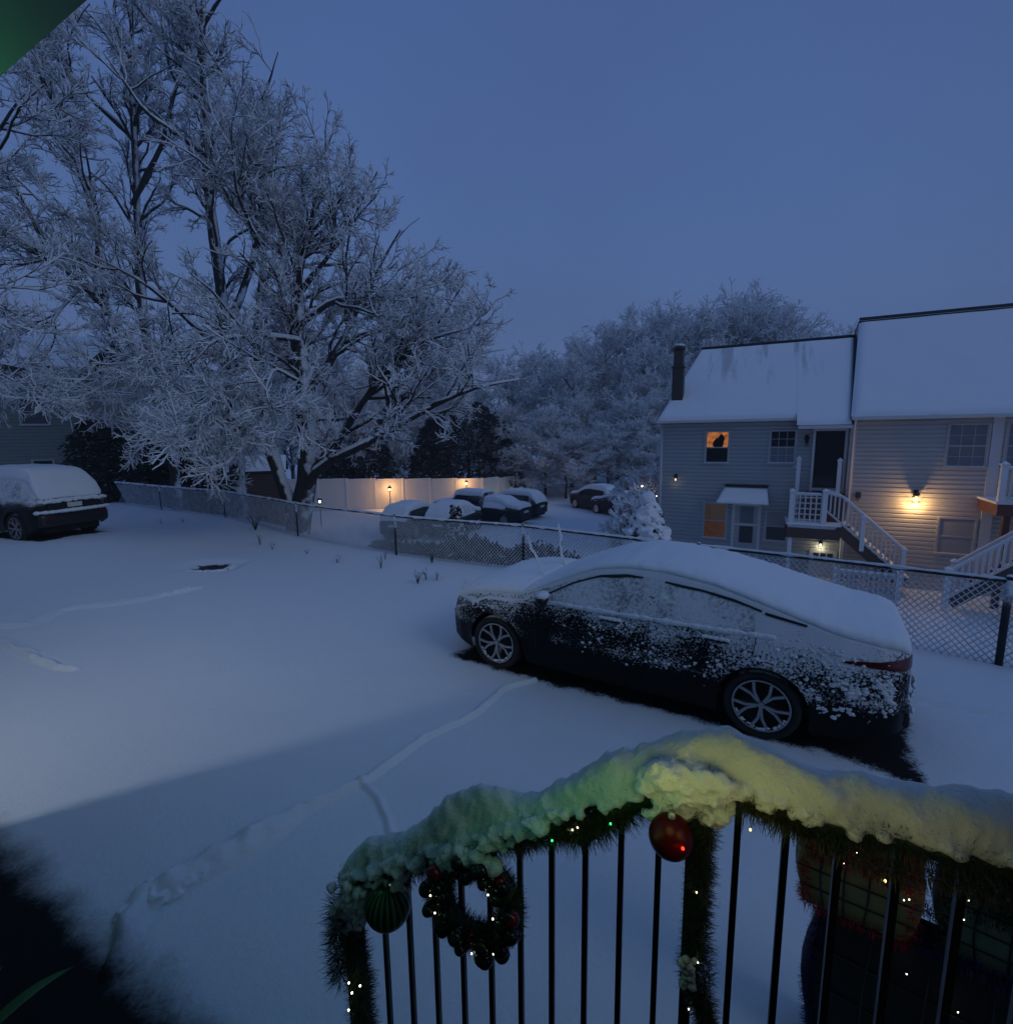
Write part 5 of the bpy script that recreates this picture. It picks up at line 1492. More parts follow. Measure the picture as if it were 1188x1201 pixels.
def twig_bush(name, label, loc, h, r, n_, seed, group=None, snow=.016, bulbs=0, bulbmat=None):
    rg = np.random.default_rng(seed)
    limbs = []
    for k in range(n_):
        a = rg.uniform(0, 6.28); e_ = rg.uniform(.3, 1)
        limbs.append(([(loc[0], loc[1], loc[2] - .05), (loc[0] + math.cos(a) * r * e_ * .4, loc[1] + math.sin(a) * r * e_ * .4, loc[2] + h * .55), (loc[0] + math.cos(a) * r * e_, loc[1] + math.sin(a) * r * e_, loc[2] + h * rg.uniform(.7, 1.05))], .02, .006))
    t = tree(name, label, limbs, None, seed, group, (9, 7, 4, 1), (.5 * h / 1.5, .3 * h / 1.5, .18, .1), (snow * 1.2, snow, snow * .8, snow * .7), cat='shrub')
    for i in range(bulbs):
        b = MB(); a = rg.uniform(0, 6.28); rr = r * rg.uniform(.2, .9)
        b.ball((rr * math.cos(a), rr * math.sin(a), h * rg.uniform(.5, 1.0)), .028, 8, 6); b.build('string_light', bulbmat, t, True)
    return t
MT['fairy'] = glow('fairy_light', (1, .82, .5), 7)
p = at(765, 566, 22); twig_bush('round_bush', 'twiggy snowy bush hung with white string lights at the house corner', (p.x, p.y, gz(p.x, p.y)), p.z - gz(p.x, p.y), 1.3, 16, 81, None, .03, 26, MT['fairy'])
p = at(740, 590, 17.5); twig_bush('round_bush', 'low twiggy bush behind the dwarf conifer', (p.x, p.y, gz(p.x, p.y)), p.z - gz(p.x, p.y), .9, 10, 82, None, .026)
p = at(607, 574, 39.5); t = twig_bush('round_bush', 'bush with bright string lights at the right end of the vinyl fence', (p.x + .5, p.y, LOT), p.z - LOT, 1.5, 14, 83, None, .03, 22, MT['fairy'])
lamp('lamp_light', (-1.0, -.3, p.z - LOT - .1), 16, (1, .72, .22), .1, t)
p = at(640, 545, 46)
t = thing('street_lamp', 'thin lamp pole with a small white light among the far bare trees', 'lamp', (p.x, p.y, LOT))
b = MB(); b.tube([(0, 0, 0), (0, 0, p.z - LOT), (0, -.25, p.z - LOT + .08)], .05, 8); b.build('pole', MT['black_metal'], t, True)
b = MB(); b.ball((0, -.3, p.z - LOT + .04), .09, 10, 6); b.build('bulb', MT['lamp_white'], t, True)

# grey building at far left and shed
def side_building():
    p = at(95, 480, 25)
    t = thing('apartment_building', 'grey green sided building behind the vehicle at the left edge', 'building', (p.x, p.y, -.6), R(20))
    H = 7.0
    b = MB(); clap(b, -16, -.1, 0, H, 0, .16); b.box(-16, 0, .01, 9, 0, H - .01); b.build('wall', MT['siding_far'], t)
    b = MB(); b.box(-.1, .03, -.03, .1, 0, H); b.build('corner_board', MT['siding'], t)
    b = MB(); slab(b, (-16, -.4, H), (.4, -.4, H), (.4, 4.5, H + 2.2), (-16, 4.5, H + 2.2), .15); slab(b, (.4, 9.4, H), (-16, 9.4, H), (-16, 4.52, H + 2.2), (.4, 4.52, H + 2.2), .15)
    rf = b.build('roof', MT['darkroof'], t)
    slope_sheet((-16, -.42, H), (.42, -.42, H), (.42, 4.5, H + 2.2), (-16, 4.5, H + 2.2), 60, 20, .13, MT['snow'], 'roof_snow', rf)
    window(t, -2.2, -1.3, 1.4, 2.7, -.02); window(t, -4.8, -3.6, 1.4, 2.7, -.02); window(t, -2.4, -1.2, 4.3, 5.6, -.02); window(t, -7.6, -6.4, 1.4, 2.7, -.02)
side_building()
p = at(303, 548, 27)
t = thing('shed', 'small brown shed with snowy roof seen between the tree trunks', 'shed', (p.x, p.y, -2.0), R(20))
b = MB(); clap(b, -1.2, 1.2, 0, p.z + 1.9, -1, .15); b.box(-1.2, 1.2, -.99, 1, 0, p.z + 1.9); b.build('wall', MT['brownwood'], t)
b = MB(); slab(b, (-1.4, -1.2, p.z + 1.85), (1.4, -1.2, p.z + 1.85), (1.4, 0, p.z + 2.6), (-1.4, 0, p.z + 2.6), .08); slab(b, (1.4, 1.2, p.z + 1.85), (-1.4, 1.2, p.z + 1.85), (-1.4, .01, p.z + 2.6), (1.4, .01, p.z + 2.6), .08); rf = b.build('roof', MT['darkroof'], t)
slope_sheet((-1.4, -1.22, p.z + 1.86), (1.4, -1.22, p.z + 1.86), (1.4, 0, p.z + 2.62), (-1.4, 0, p.z + 2.62), 30, 14, .12, MT['snow'], 'snow', rf)
p = at(150, 500, 45)
t = thing('far_house', 'distant house with a snowy roof glimpsed over the dark hedge', 'house', (p.x, p.y, -2.0), R(8))
b = MB(); clap(b, -6, 6, 0, p.z + 1.2, -4, .16); b.box(-6, 6, -3.99, 4, 0, p.z + 1.2); b.build('wall', MT['siding_far'], t)
b = MB(); slab(b, (-6.4, -4.4, p.z + 1.1), (6.4, -4.4, p.z + 1.1), (6.4, 0, p.z + 3.4), (-6.4, 0, p.z + 3.4), .12); slab(b, (6.4, 4.4, p.z + 1.1), (-6.4, 4.4, p.z + 1.1), (-6.4, .02, p.z + 3.4), (6.4, .02, p.z + 3.4), .12); rf = b.build('roof', MT['darkroof'], t)
slope_sheet((-6.4, -4.42, p.z + 1.12), (6.4, -4.42, p.z + 1.12), (6.4, 0, p.z + 3.43), (-6.4, 0, p.z + 3.43), 40, 16, .15, MT['snow'], 'roof_snow', rf)

# weeds and small plants poking out of the bank
MT['weed'] = snowtop('weed', (.05, .04, .025), .9, .5, .8, .3, 20, bump=0)
MT['green_leaf'] = snowtop('bank_leaf', (.03, .055, .025), .8, .75, .95, .4, 14, bump=0)
def weed(px, py, h, k, seed, lab, mat='weed', spread=.12):
    x, y = gr(px, py, .02); rg = random.Random(seed)
    t = MB()
    for i in range(k):
        a = rg.uniform(0, 6.28); d = rg.uniform(.3, 1) * spread; hh = h * rg.uniform(.5, 1)
        pts = [(0, 0, -.02), (d * .4 * math.cos(a), d * .4 * math.sin(a), hh * .6), (d * math.cos(a), d * math.sin(a), hh)]
        t.tube(pts, [.006, .004, .002], 4)
        for j in range(6):
            u = rg.uniform(.3, 1); c = Vector(pts[1]).lerp(Vector(pts[2]), u) if u > .5 else Vector(pts[0]).lerp(Vector(pts[1]), u * 2)
            v = Vector((rg.uniform(-1, 1), rg.uniform(-1, 1), rg.uniform(-.2, .8))).normalized() * rg.uniform(.02, .055); s = v.cross(Vector((0, 0, 1))).normalized() * .012
            t.add([c, c + v * .5 + s, c + v, c + v * .5 - s], [(0, 1, 2, 3)])
    o = t.build('dry_weed' if mat == 'weed' else 'small_shrub', MT[mat]); o.location = (x, y, gz(x, y)); tag(o, lab, 'weed' if mat == 'weed' else 'shrub', 'plants poking out of the snow bank' if mat == 'weed' else None)
def undergrowth():
    # dark brush on the bank just beyond the fence
    rg = np.random.default_rng(91); n_ = 10000
    x = rg.uniform(-3.6, 3.0, n_); sdv = rg.uniform(.35, 2.2, n_); y = np.interp(x, FPx, FPy) + sdv / .8
    z = ground_z(x, y) + rg.uniform(0, .55, n_) * (.4 + .6 * np.abs(np.sin(x * 1.7) * np.cos(x * .6))) * np.clip((x + 3.7) / 2.2, .12, 1)
    c = np.stack([x, y, z], -1); d = unit(rg.normal(0, 1, (n_, 3)) + np.array([0, -.4, .6])); s_ = unit(np.cross(d, rg.normal(0, 1, (n_, 3))))
    ln = rg.uniform(.10, .26, (n_, 1)); V = np.stack([c - s_ * .015, c + s_ * .015, c + d * ln + s_ * .02, c + d * ln - s_ * .02], 1).reshape(-1, 3)
    o = npmesh('undergrowth', V, np.arange(len(V)).reshape(-1, 4), MT['brushdark'], None, False)
    tag(o, 'dark brush on the bank just beyond the chain link fence', 'undergrowth', kind='stuff')
MT['brushdark'] = snowtop('brush_dark', (.016, .018, .017), .9, .75, 1.05, .6, 1.2, bump=0)
undergrowth()
WD = 'dry weed stalks poking out of the snow below the chain link fence'
for i, (px, py, h, k) in enumerate(((305, 640, .38, 7), (320, 645, .22, 4), (395, 660, .2, 4), (447, 668, .34, 6), (452, 660, .28, 4), (490, 684, .30, 9), (500, 680, .22, 6), (512, 681, .25, 5), (360, 650, .14, 3), (190, 618, .25, 5), (215, 615, .2, 4))):
    weed(px, py, h, k, i, WD)
weed(300, 626, .62, 26, 77, 'small leafy green shrub against the chain link fence', 'green_leaf', .34)
weed(507, 664, .34, 16, 78, 'dark leafy tuft under the chain link fence beside the sedan', 'green_leaf', .14)

# ------------------------------------------------------------------ our own house, porch and decorated railing
EX, NX = Vector((.875, -.484, 0)), Vector((.484, .875, 0))
def own_house():
    t = thing('brick_row_house', 'house the view is taken from, only its boarded eave showing at the top left corner', 'house', (0, 0, 0), math.atan2(-.484, .875))
    # local x along the front, local y outward
    b = MB(); b.box(-16, 9, -1.3, -1.0, -.3, 6.2); b.build('wall', MT['siding_far'], t)
    b = MB(); b.box(-16, 6, -1.0, .80, 4.24, 4.36)
    b.build('soffit_deck', MT['siding_far'], t)
    b = MB()
    k = 0; y = -.98
    while y < .70: b.box(-16, 6, y, y + .115, 4.20, 4.235); y += .122
    b.build('soffit', MT['soffit'], t)
    b = MB(); b.box(-16, 6, .72, .87, 4.19, 4.38); b.build('fascia', MT['soffit_dark'], t)
    b = MB(); slab(b, (-16, .9, 4.40), (6, .9, 4.40), (6, -1.2, 5.6), (-16, -1.2, 5.6), .04)
    rf = b.build('roof', MT['darkroof'], t)
    # wall lamp, and an unseen screen added to cast its shadow edge
    lt = -6.1 * .875 - 2.24 * .484
    b = MB(); b.box(lt + .5, lt + .58, -.99, 0.0, 0, 4.18); b.build('shadow_screen', MT['siding_far'], t)
    b = MB(); b.box(lt - .06, lt + .06, -1.0, -.94, 2.85, 3.1); b.bar((lt, -.95, 3.0), (lt, -.86, 3.05), .02); ln = b.build('wall_lamp', MT['black_metal'], t)
    b = MB(); b.ball((lt, -.86, 2.95), .05, 12, 8); b.build('bulb', MT['lamp_white'], ln, True)
    lamp('lamp_light', (lt, -.80, 2.95), LAMP_OWN, (.86, .93, 1.0), .045, t)
MT['soffit'] = plain('soffit_board', (.6, .62, .6), .6, var=.1, bump=.1)
MT['soffit_dark'] = plain('fascia_board', (.12, .13, .12), .6, var=.1)
LAMP_OWN = 125
own_house()
MT['bulb_green'] = glow('bulb_green', (.05, 1, .25), 3)
MT['bulb_yellow'] = glow('bulb_yellow', (1, .85, .25), 3)
MT['bulb_red'] = glow('bulb_red', (1, .03, .01), 4)
MT['bulb_white'] = glow('bulb_white', (1, .88, .6), 10)
def bulb_thing(loc, mat, lab, power, col, r=.02):
    t = thing('string_light', lab, 'light', loc, 0)
    b = MB(); b.ball((0, 0, 0), r, 10, 8, 1.5); b.build('bulb', MT[mat], t, True)
    b = MB(); b.tube([(0, 0, r), (0, 0, r + .22)], .006, 6); b.build('socket', MT['black_trim'], t)
    lamp('bulb_light', (0, 0, 0), power, col, .03, t)
bulb_thing((-1.95, 1.72, 3.96), 'bulb_green', 'green bulb hanging under the eave just outside the left edge', 10, (.12, 1, .35))

RD, RN = Vector((-.9397, .3420, 0)), Vector((.38, .925, 0))
RD2 = Vector((-.839, .545, 0))
def rz(s): return 2.15 if s <= 0 else 2.15 - .60 * s
def RP(s, z=None, off=0.0):
    p = Vector((.45, 1.12, 0)) + (RD if s > 0 else RD2) * s + RN * off
    p.z = rz(s) if z is None else z
    return p

def railing():
    t = thing('porch_railing', 'black metal porch railing sloping down beside the stair, under garland and snow', 'railing', (.45, 1.12, 1.25))
    o = (.45, 1.12, 1.25)
    b = MB(); b.bar(RP(-1.3), RP(0), .045, .03); b.bar(RP(0.0001), RP(1.07), .04, .03); b.build('top_rail', MT['black_metal'], t, off=o)
    b = MB(); b.bar(RP(-1.3, 1.34), RP(0, 1.34), .03); b.bar(RP(.0001, 1.34), RP(1.07, rz(1.07) - .82), .03); b.build('bottom_rail', MT['black_metal'], t, off=o)
    for s in [-.10 - .098 * i for i in range(12)] + [.078 + .0935 * i for i in range(11)]:
        z0 = 1.34 if s < 0 else rz(s) - .82
        b = MB(); p = RP(s, z0); q = RP(s, rz(s)); w = .0145
        b.bar(p, q, w, w, tuple(RN)); b.build('baluster', MT['black_metal'], t, off=o)
    for s, z0 in ((0.0, 1.25), (1.06, .05)):
        b = MB(); b.bar(RP(s, z0), RP(s, rz(s) + .02), .028, .028, tuple(RN)); b.build('post', MT['black_metal'], t, off=o)
railing()

def porch():
    t = thing('porch_steps', 'own porch floor and steps under the railing, just below the picture', 'porch', (0, 0, 0), math.atan2(-.484, .875))
    b = MB(); b.box(-.2, 4.5, -1.0, 1.22, 1.05, 1.25); b.build('floor', MT['brownwood'], t)
    for i in range(6):
        b = MB(); x = -.2 - .27 * (i + 1); z = 1.25 - .2 * (i + 1); b.box(x, x + .29, -.6, .98, z - .05, z); b.build('tread', MT['brownwood'], t)
    for yy in (-.6, .9):
        b = MB(); b.bar((-.2, yy, 1.1), (-1.75, yy, .02), .05, .2); b.build('stringer', MT['brownwood'], t)
porch()

MT['garland'] = plain('garland_needle', (.018, .042, .018), .55, var=.5, scale=30)
MT['garland_brown_lit'] = plain('garland_bronze_lit', (.05, .045, .015), .5, var=.5, scale=30)
MT['tinsel_red'] = plain('tinsel_red', (.42, .012, .02), .35, .4, var=.5, scale=30)
MT['tinsel_blue'] = plain('tinsel_blue', (.01, .02, .10), .35, .4, var=.5, scale=30)
MT['tinsel_dark'] = plain('tinsel_dark', (.006, .012, .010), .35, .4, var=.5, scale=30)

def fringe(paths, n_, r, ln, wd, mat, name, par, o, seed=1, thick=None):
    """needle garland: thin blades standing out from core paths [(pts, weight)]"""
    rg = np.random.default_rng(seed); Vs = []
    tot = sum(w_ for _, w_ in paths)
    for pts, w_ in paths:
        k = int(n_ * w_ / tot); P, Ln = resample([tuple(p) for p in pts], 60)
        u = rg.uniform(0, 59 - 1e-4, k); i = u.astype(int); f = (u - i)[:, None]
        c = P[i] * (1 - f) + P[i + 1] * f; tn = unit(P[i + 1] - P[i])
        d = rg.normal(0, 1, (k, 3)); d = unit(d - (d * tn).sum(-1, keepdims=True) * tn * .75)
        sd = unit(np.cross(d, rg.normal(0, 1, (k, 3))))
        L_ = ln * rg.uniform(.6, 1.3, (k, 1)); st = c + d * r * rg.uniform(0, 1, (k, 1))
        Vs.append(np.stack([st - sd * wd, st + sd * wd, st + d * L_ + sd * wd * .25, st + d * L_ - sd * wd * .25], 1))
    V = np.concatenate(Vs).reshape(-1, 3) - np.array(o)
    return npmesh(name, V, np.arange(len(V)).reshape(-1, 4), mat, par, False)

def lights(par, pts, mat, o, r=.0035, lit=None):
    me = None
    for p in pts:
        if me is None:
            b = MB(); b.ball((0, 0, 0), r, 8, 6); q = b.build('bulb', mat, par, True); me = q.data
        else:
            q = bpy.data.objects.new('bulb', me); COL.objects.link(q); q.parent = par
        q.location = Vector(p) - Vector(o)

HT = [(-1.3, .07), (-.8, .07), (-.62, .062), (-.55, .074), (-.48, .062), (-.42, .07), (-.36, .06), (-.30, .072), (-.24, .07), (-.17, .086), (-.10, .118), (-.06, .112), (-.03, .092), (0, .09), (.05, .082), (.08, .078), (.117, .088), (.171, .10), (.22, .095), (.27, .08), (.373, .058), (.43, .062), (.478, .085), (.56, .13), (.617, .15), (.69, .14), (.75, .10), (.81, .062), (.88, .064), (.96, .092), (1.02, .07), (1.06, .03)]
def garlands():
    o = (.45, 1.12, 2.1); rg = random.Random(8)
    t = thing('christmas_garland', 'dark green pine garland with fairy lights wound along the railing under thick snow', 'garland', o)
    dr = lambda s: -.012 - .016 * abs(math.sin(s * 8.3)) - .05 * math.exp(-((s - .27) / .08) ** 2) + max(0, -s - .22) * .15
    core = [RP(s, rz(s) + dr(s), -.015) for s in np.linspace(-1.3, 1.05, 80)]
    fringe([(core, 1)], 26000, .03, .038, .0011, MT['garland'], 'needles', t, o, 1)
    b = MB(); b.tube(core, .03, 8); b.build('core', MT['garland'], t, True, off=o)
    fringe([([RP(s, rz(s) - .035 - .02 * math.sin(s * 14), -.045) for s in np.linspace(-.95, -.10, 30)], 1), ([RP(s, rz(s) - .05, -.045) for s in np.linspace(.14, .45, 12)], .5)], 5000, .012, .024, .0012, MT['garland_brown_lit'], 'tinsel', t, o, 2)
    pts = [RP(s, rz(s) - rg.uniform(.02, .075), -rg.uniform(.03, .06)) for s in [rg.uniform(-.9, .02) for _ in range(7)] + [rg.uniform(.1, 1.0) for _ in range(7)]]
    lights(t, pts, MT['bulb_white'], o, .002)
    # snow lying on it
    ss = np.linspace(-1.3, 1.06, 420); nr = 22; rows = []
    hs = np.interp(ss, *zip(*HT)); hs = np.convolve(np.pad(hs, 6, mode='edge'), np.ones(13) / 13, 'valid')
    for s, h in zip(ss, hs):
        r = []; hw = .048 + .10 * max(0, h - .10) + .012 * noise.noise(Vector((s * 6, 2, 2)))
        hw -= .004
        for j in range(nr):
            a = 2 * math.pi * j / nr
            c_, s_ = math.cos(a), math.sin(a)
            dx = hw * math.copysign(abs(c_) ** .8, c_); dz = h * s_ ** .75 if s_ > 0 else .022 * s_
            p = RP(s, rz(s) + .012 + max(0, -s - .22) * .19 + dz, dx)
            k = (.010 + .012 * (s > .05)) * fbm(p.x + p.z, p.y - p.z, 3, 24, 3) + .024 * fbm(p.x + p.z, p.y, 8, 11, 3) + .006 * fbm(p.x * 1.3 - p.z, p.z + p.y, 5, 60, 2)
            low = -.05 * max(0, noise.noise(Vector((s * 17, 1.5 if c_ < 0 else 6, 7)))) if s_ < .2 and abs(c_) > .5 else 0
            q = p + (RN * c_ + Vector((0, 0, 1)) * s_) * k + Vector((0, 0, low)); r.append((q.x - o[0], q.y - o[1], q.z - o[2]))
        rows.append(r)
    b = MB(); G = [v for r in rows for v in r]
    b.add(G, [tuple(int(x) for x in f) for f in grid_quads(len(ss), nr, True)] + [tuple(range(nr)), tuple(range(len(G) - 1, len(G) - nr - 1, -1))])
    for k in range(120):
        s = max(-.075, min(.11, random.gauss(.02, .045))); z = 2.18 - min(.19 - abs(s - .03) * 1.1, abs(random.gauss(0, .085))) * random.choice([1, .6]); b.lump(RP(s, z, -.045 - random.uniform(0, .03)) - Vector(o), random.uniform(.008, .026), 1.1, 2.6, 2, (1.1, 1, 1.1), k)
    for k in range(110):
        s = random.uniform(.34, 1.03); z = rz(s) + .03 - abs(random.gauss(0, .035)); b.lump(RP(s, z, -.038 - random.uniform(0, .024)) - Vector(o), random.uniform(.007, .022), .9, 2.6, 2, (1.2, 1, 1), k)
    for k in range(70):
        s = random.uniform(-1, .33); z = rz(s) + max(0, -s - .25) * .13 - random.uniform(-.015, .012); b.lump(RP(s, z, -.045) - Vector(o), random.uniform(.008, .016), .5, 2, 2, (1, 1, 1), k)
    so = b.build('snow_cover', MT['snow_rail'], t, True)
    rm = so.modifiers.new('remesh', 'REMESH'); rm.mode = 'VOXEL'; rm.voxel_size = .0042; rm.use_smooth_shade = True
    sm = so.modifiers.new('smooth', 'SMOOTH'); sm.factor = .5; sm.iterations = 1
    for s, z, of, pw, c_, mt in ((.06, 2.20, -.20, .20, (.92, 1, .30), 'bulb_yellow'), (-.12, 2.20, -.20, .20, (1, .97, .32), 'bulb_yellow'), (-.36, 2.19, -.19, .075, (1, .87, .45), 'bulb_yellow'), (-.62, 2.19, -.19, .05, (1, .87, .55), 'bulb_yellow'), (-.9, 2.19, -.19, .035, (1, .85, .6), 'bulb_yellow'),
                             (.19, 2.10, -.19, .09, (.22, 1, .45), 'bulb_green'), (.34, 2.01, -.19, .075, (.22, 1, .45), 'bulb_green'), (.55, 1.90, -.20, .034, (.3, 1, .55), 'bulb_green'), (.90, 1.66, -.20, .014, (.3, 1, .5), 'bulb_green')):
        q = RP(s, z, of) - Vector(o)
        bb = MB(); bb.ball((0, 0, 0), .006, 8, 6, 1.4); ob = bb.build('coloured_bulb', MT['black_trim'] if False else MT[mt], t, True); ob.location = q + Vector((0, 0, -.11)) + RN * .13; ob.scale = (.4, .4, .4)
        lamp('bulb_light', q, pw, c_, .06, t)
    # hanging lengths at both posts
    g = thing('christmas_garland', 'bushy garland hanging straight down the railing corner post with a snow tuft', 'garland', RP(0, 2.05, -.05))
    o = tuple(RP(0, 2.05, -.05))
    core = [RP(-.022, 2.13, -.05), RP(-.022, 2.0, -.06), RP(-.02, 1.85, -.045), RP(-.016, 1.72, -.045), RP(-.008, 1.64, -.06), RP(-.055, 1.5, -.05), RP(-.08, 1.3, -.05)]
    fringe([(core, 1)], 8000, .012, .027, .0009, MT['garland'], 'needles', g, o, 3)
    fringe([([RP(-.036, 2.05, -.062), RP(-.034, 1.8, -.055), RP(-.06, 1.5, -.06), RP(-.09, 1.3, -.06)], 1)], 2600, .006, .026, .0009, MT['garland_brown_lit'], 'tinsel', g, o, 33)  # lighter olive blades, the light on this side put into their colour
    b = MB(); b.tube(core, .011, 8); b.build('core', MT['garland'], g, True, off=o)
    b = MB()
    for k in range(26): b.lump(RP(-.005 + random.gauss(0, .012), 1.665 + random.gauss(0, .02), -.085) - Vector(o), random.uniform(.006, .013), .4, 2, 1, (1, 1, 1), k)
    b.build('snow', MT['snow_rail'], g, True)
    lights(g, [RP(random.gauss(-.025, .012), random.uniform(1.4, 2.0), -.08) for _ in range(4)], MT['bulb_white'], o, .0016)
    g = thing('christmas_garland', 'ragged garland hanging down the lowest post at the left end of the railing', 'garland', RP(1.02, 1.45, -.05))
    o = tuple(RP(1.02, 1.45, -.05))
    core = [RP(1.02, 1.50, -.04), RP(1.005, 1.4, -.06), RP(.99, 1.2, -.05), RP(.985, 1.0, -.05), RP(.99, .5, -.05)]
    c2 = [RP(1.05, 1.48, -.06), RP(1.065, 1.3, -.06), RP(1.06, 1.17, -.06)]
    fringe([(core, 1), (c2, .16)], 9000, .024, .036, .0012, MT['garland'], 'needles', g, o, 4)
    b = MB(); b.tube(core, .024, 8); b.build('core', MT['garland'], g, True, off=o)
    b = MB()
    for k in range(50): b.lump(RP(1.0 + random.gauss(0, .03), 1.47 + random.gauss(0, .04), -.07) - Vector(o), random.uniform(.008, .022), .4, 2, 2, (1, 1, 1), k)
    b.build('snow', MT['snow_rail'], g, True)
    lights(g, [RP(random.gauss(.99, .03), random.uniform(.9, 1.3), -.10) for _ in range(5)], MT['bulb_white'], o, .0028)
MT['snow_rail'] = snowmat('garland_snow', 1.0, 110, .4, dist=.012)
garlands()

def ornament(lab, s, z, off, r, col, glowcol=None, stripes=False):
    o = RP(s, z, off)
    t = thing('christmas_bauble', lab, 'ornament', o)
    m = bpy.data.materials.new('bauble'); tt, n, l = nt(m); out = n.new('ShaderNodeOutputMaterial'); b_ = principled(n, col, .3, .2, .2)
    if stripes:
        tc = n.new('ShaderNodeTexCoord'); gx = n.new('ShaderNodeTexGradient'); gx.gradient_type = 'RADIAL'; l.new(tc.outputs['Object'], gx.inputs[0])
        sn = math_n(n, l, 'SINE', math_n(n, l, 'MULTIPLY', gx.outputs['Fac'], 6.2832 * 22))
        mx = n.new('ShaderNodeMix'); mx.data_type = 'RGBA'; mx.inputs[6].default_value = (*[c * .35 for c in col], 1); mx.inputs[7].default_value = (*[min(1, c * 2.2) for c in col], 1)
        l.new(smooth(n, l, sn, -.3, .6), mx.inputs[0]); l.new(mx.outputs[2], b_.inputs['Base Color'])
    l.new(b_.outputs[0], out.inputs[0])
    b = MB(); b.ball((0, 0, 0), r, 32, 20); b.build('bauble', m, t, True)
    b = MB(); b.lathe([(.001, r + r * .28), (r * .16, r + r * .26), (r * .18, r * .96)], 14); b.build('cap', MT['rim'], t, True)
    return t
t = ornament('large dark red bauble hanging at the railing corner below the yellow lit snow', .045, 2.03, -.10, .05, (.06, .003, .004))
b = MB(); b.ball((0, 0, 0), .006, 8, 6); q = b.build('bulb', MT['bulb_red'], t, True); q.scale = (.6, .6, .6); q.location = RD * -.028 + RN * -.046 + Vector((0, 0, .015))
lamp('bulb_light', RD * -.03 + RN * -.075 + Vector((0, 0, .016)), .006, (1, .03, .02), .006, t)
ornament('dull green striped bauble at the low left end of the railing', .865, 1.52, -.05, .072, (.02, .06, .03), stripes=True)

def wreath():
    c = RP(.572, 1.635, -.05); o = tuple(c)
    t = thing('christmas_wreath', 'round wreath of dark baubles hanging on the left part of the railing', 'wreath', o)
    ring = lambda a, R_, of=0: c + (RD * -math.cos(a) * R_) + Vector((0, 0, math.sin(a) * R_ * 1.08)) + RN * of
    core = [ring(2 * math.pi * i / 40, .110) for i in range(41)]
    fringe([(core, 1)], 12000, .028, .028, .0011, MT['garland'], 'needles', t, o, 5)
    b = MB(); b.tube(core, .032, 8, False); b.build('core', MT['garland'], t, True, off=o)
    rg = random.Random(4)
    mats = [plain('bauble_green', (.008, .022, .014), .2, .3, var=.2), plain('bauble_black', (.006, .008, .010), .2, .3, var=.2), plain('bauble_red', (.14, .008, .012), .2, .3, var=.2)]
    for k in range(48):
        a = 2 * math.pi * k / 48 * 2.0 + rg.uniform(-.1, .1); R_ = .112 + (.020 if k % 2 else -.010) + rg.uniform(-.008, .008)
        m = mats[2] if k in (1, 18, 27, 9) else mats[k % 2]
        b = MB(); b.ball(ring(a, R_, -rg.uniform(.015, .045)) - c, rg.uniform(.016, .024), 14, 10); b.build('bauble', m, t, True)
    lights(t, [ring(rg.uniform(0, 6.28), .112 + rg.uniform(-.035, .035), -.05) for _ in range(9)], MT['bulb_white'], o, .0022)
    b = MB()
    for k in range(30): a = rg.uniform(1.05, 2.3); b.lump(ring(a, .135 + rg.uniform(-.01, .02), -.02) - c, rg.uniform(.012, .026), .4, 2, 2, (1, 1, 1), k)
    b.build('snow', MT['snow_rail'], t, True)
wreath()

# ---- tinsel gift boxes standing on the snow beyond the railing
def mesh_mat(name, col, dark):
    m = bpy.data.materials.new(name); t, n, l = nt(m); out = n.new('ShaderNodeOutputMaterial'); tc = n.new('ShaderNodeTexCoord')
    f = noise_n(n, l, 9, 3, .6, tc.outputs['Object']); mx = n.new('ShaderNodeMix'); mx.data_type = 'RGBA'; mx.inputs[6].default_value = (*dark, 1); mx.inputs[7].default_value = (*col, 1); l.new(f, mx.inputs[0])
    a = principled(n, col, .6); l.new(mx.outputs[2], a.inputs['Base Color']); tr = n.new('ShaderNodeBsdfTranslucent'); l.new(mx.outputs[2], tr.inputs[0])
    ms = n.new('ShaderNodeMixShader'); ms.inputs[0].default_value = .4; l.new(a.outputs[0], ms.inputs[1]); l.new(tr.outputs[0], ms.inputs[2]); l.new(ms.outputs[0], out.inputs[0])
    return m
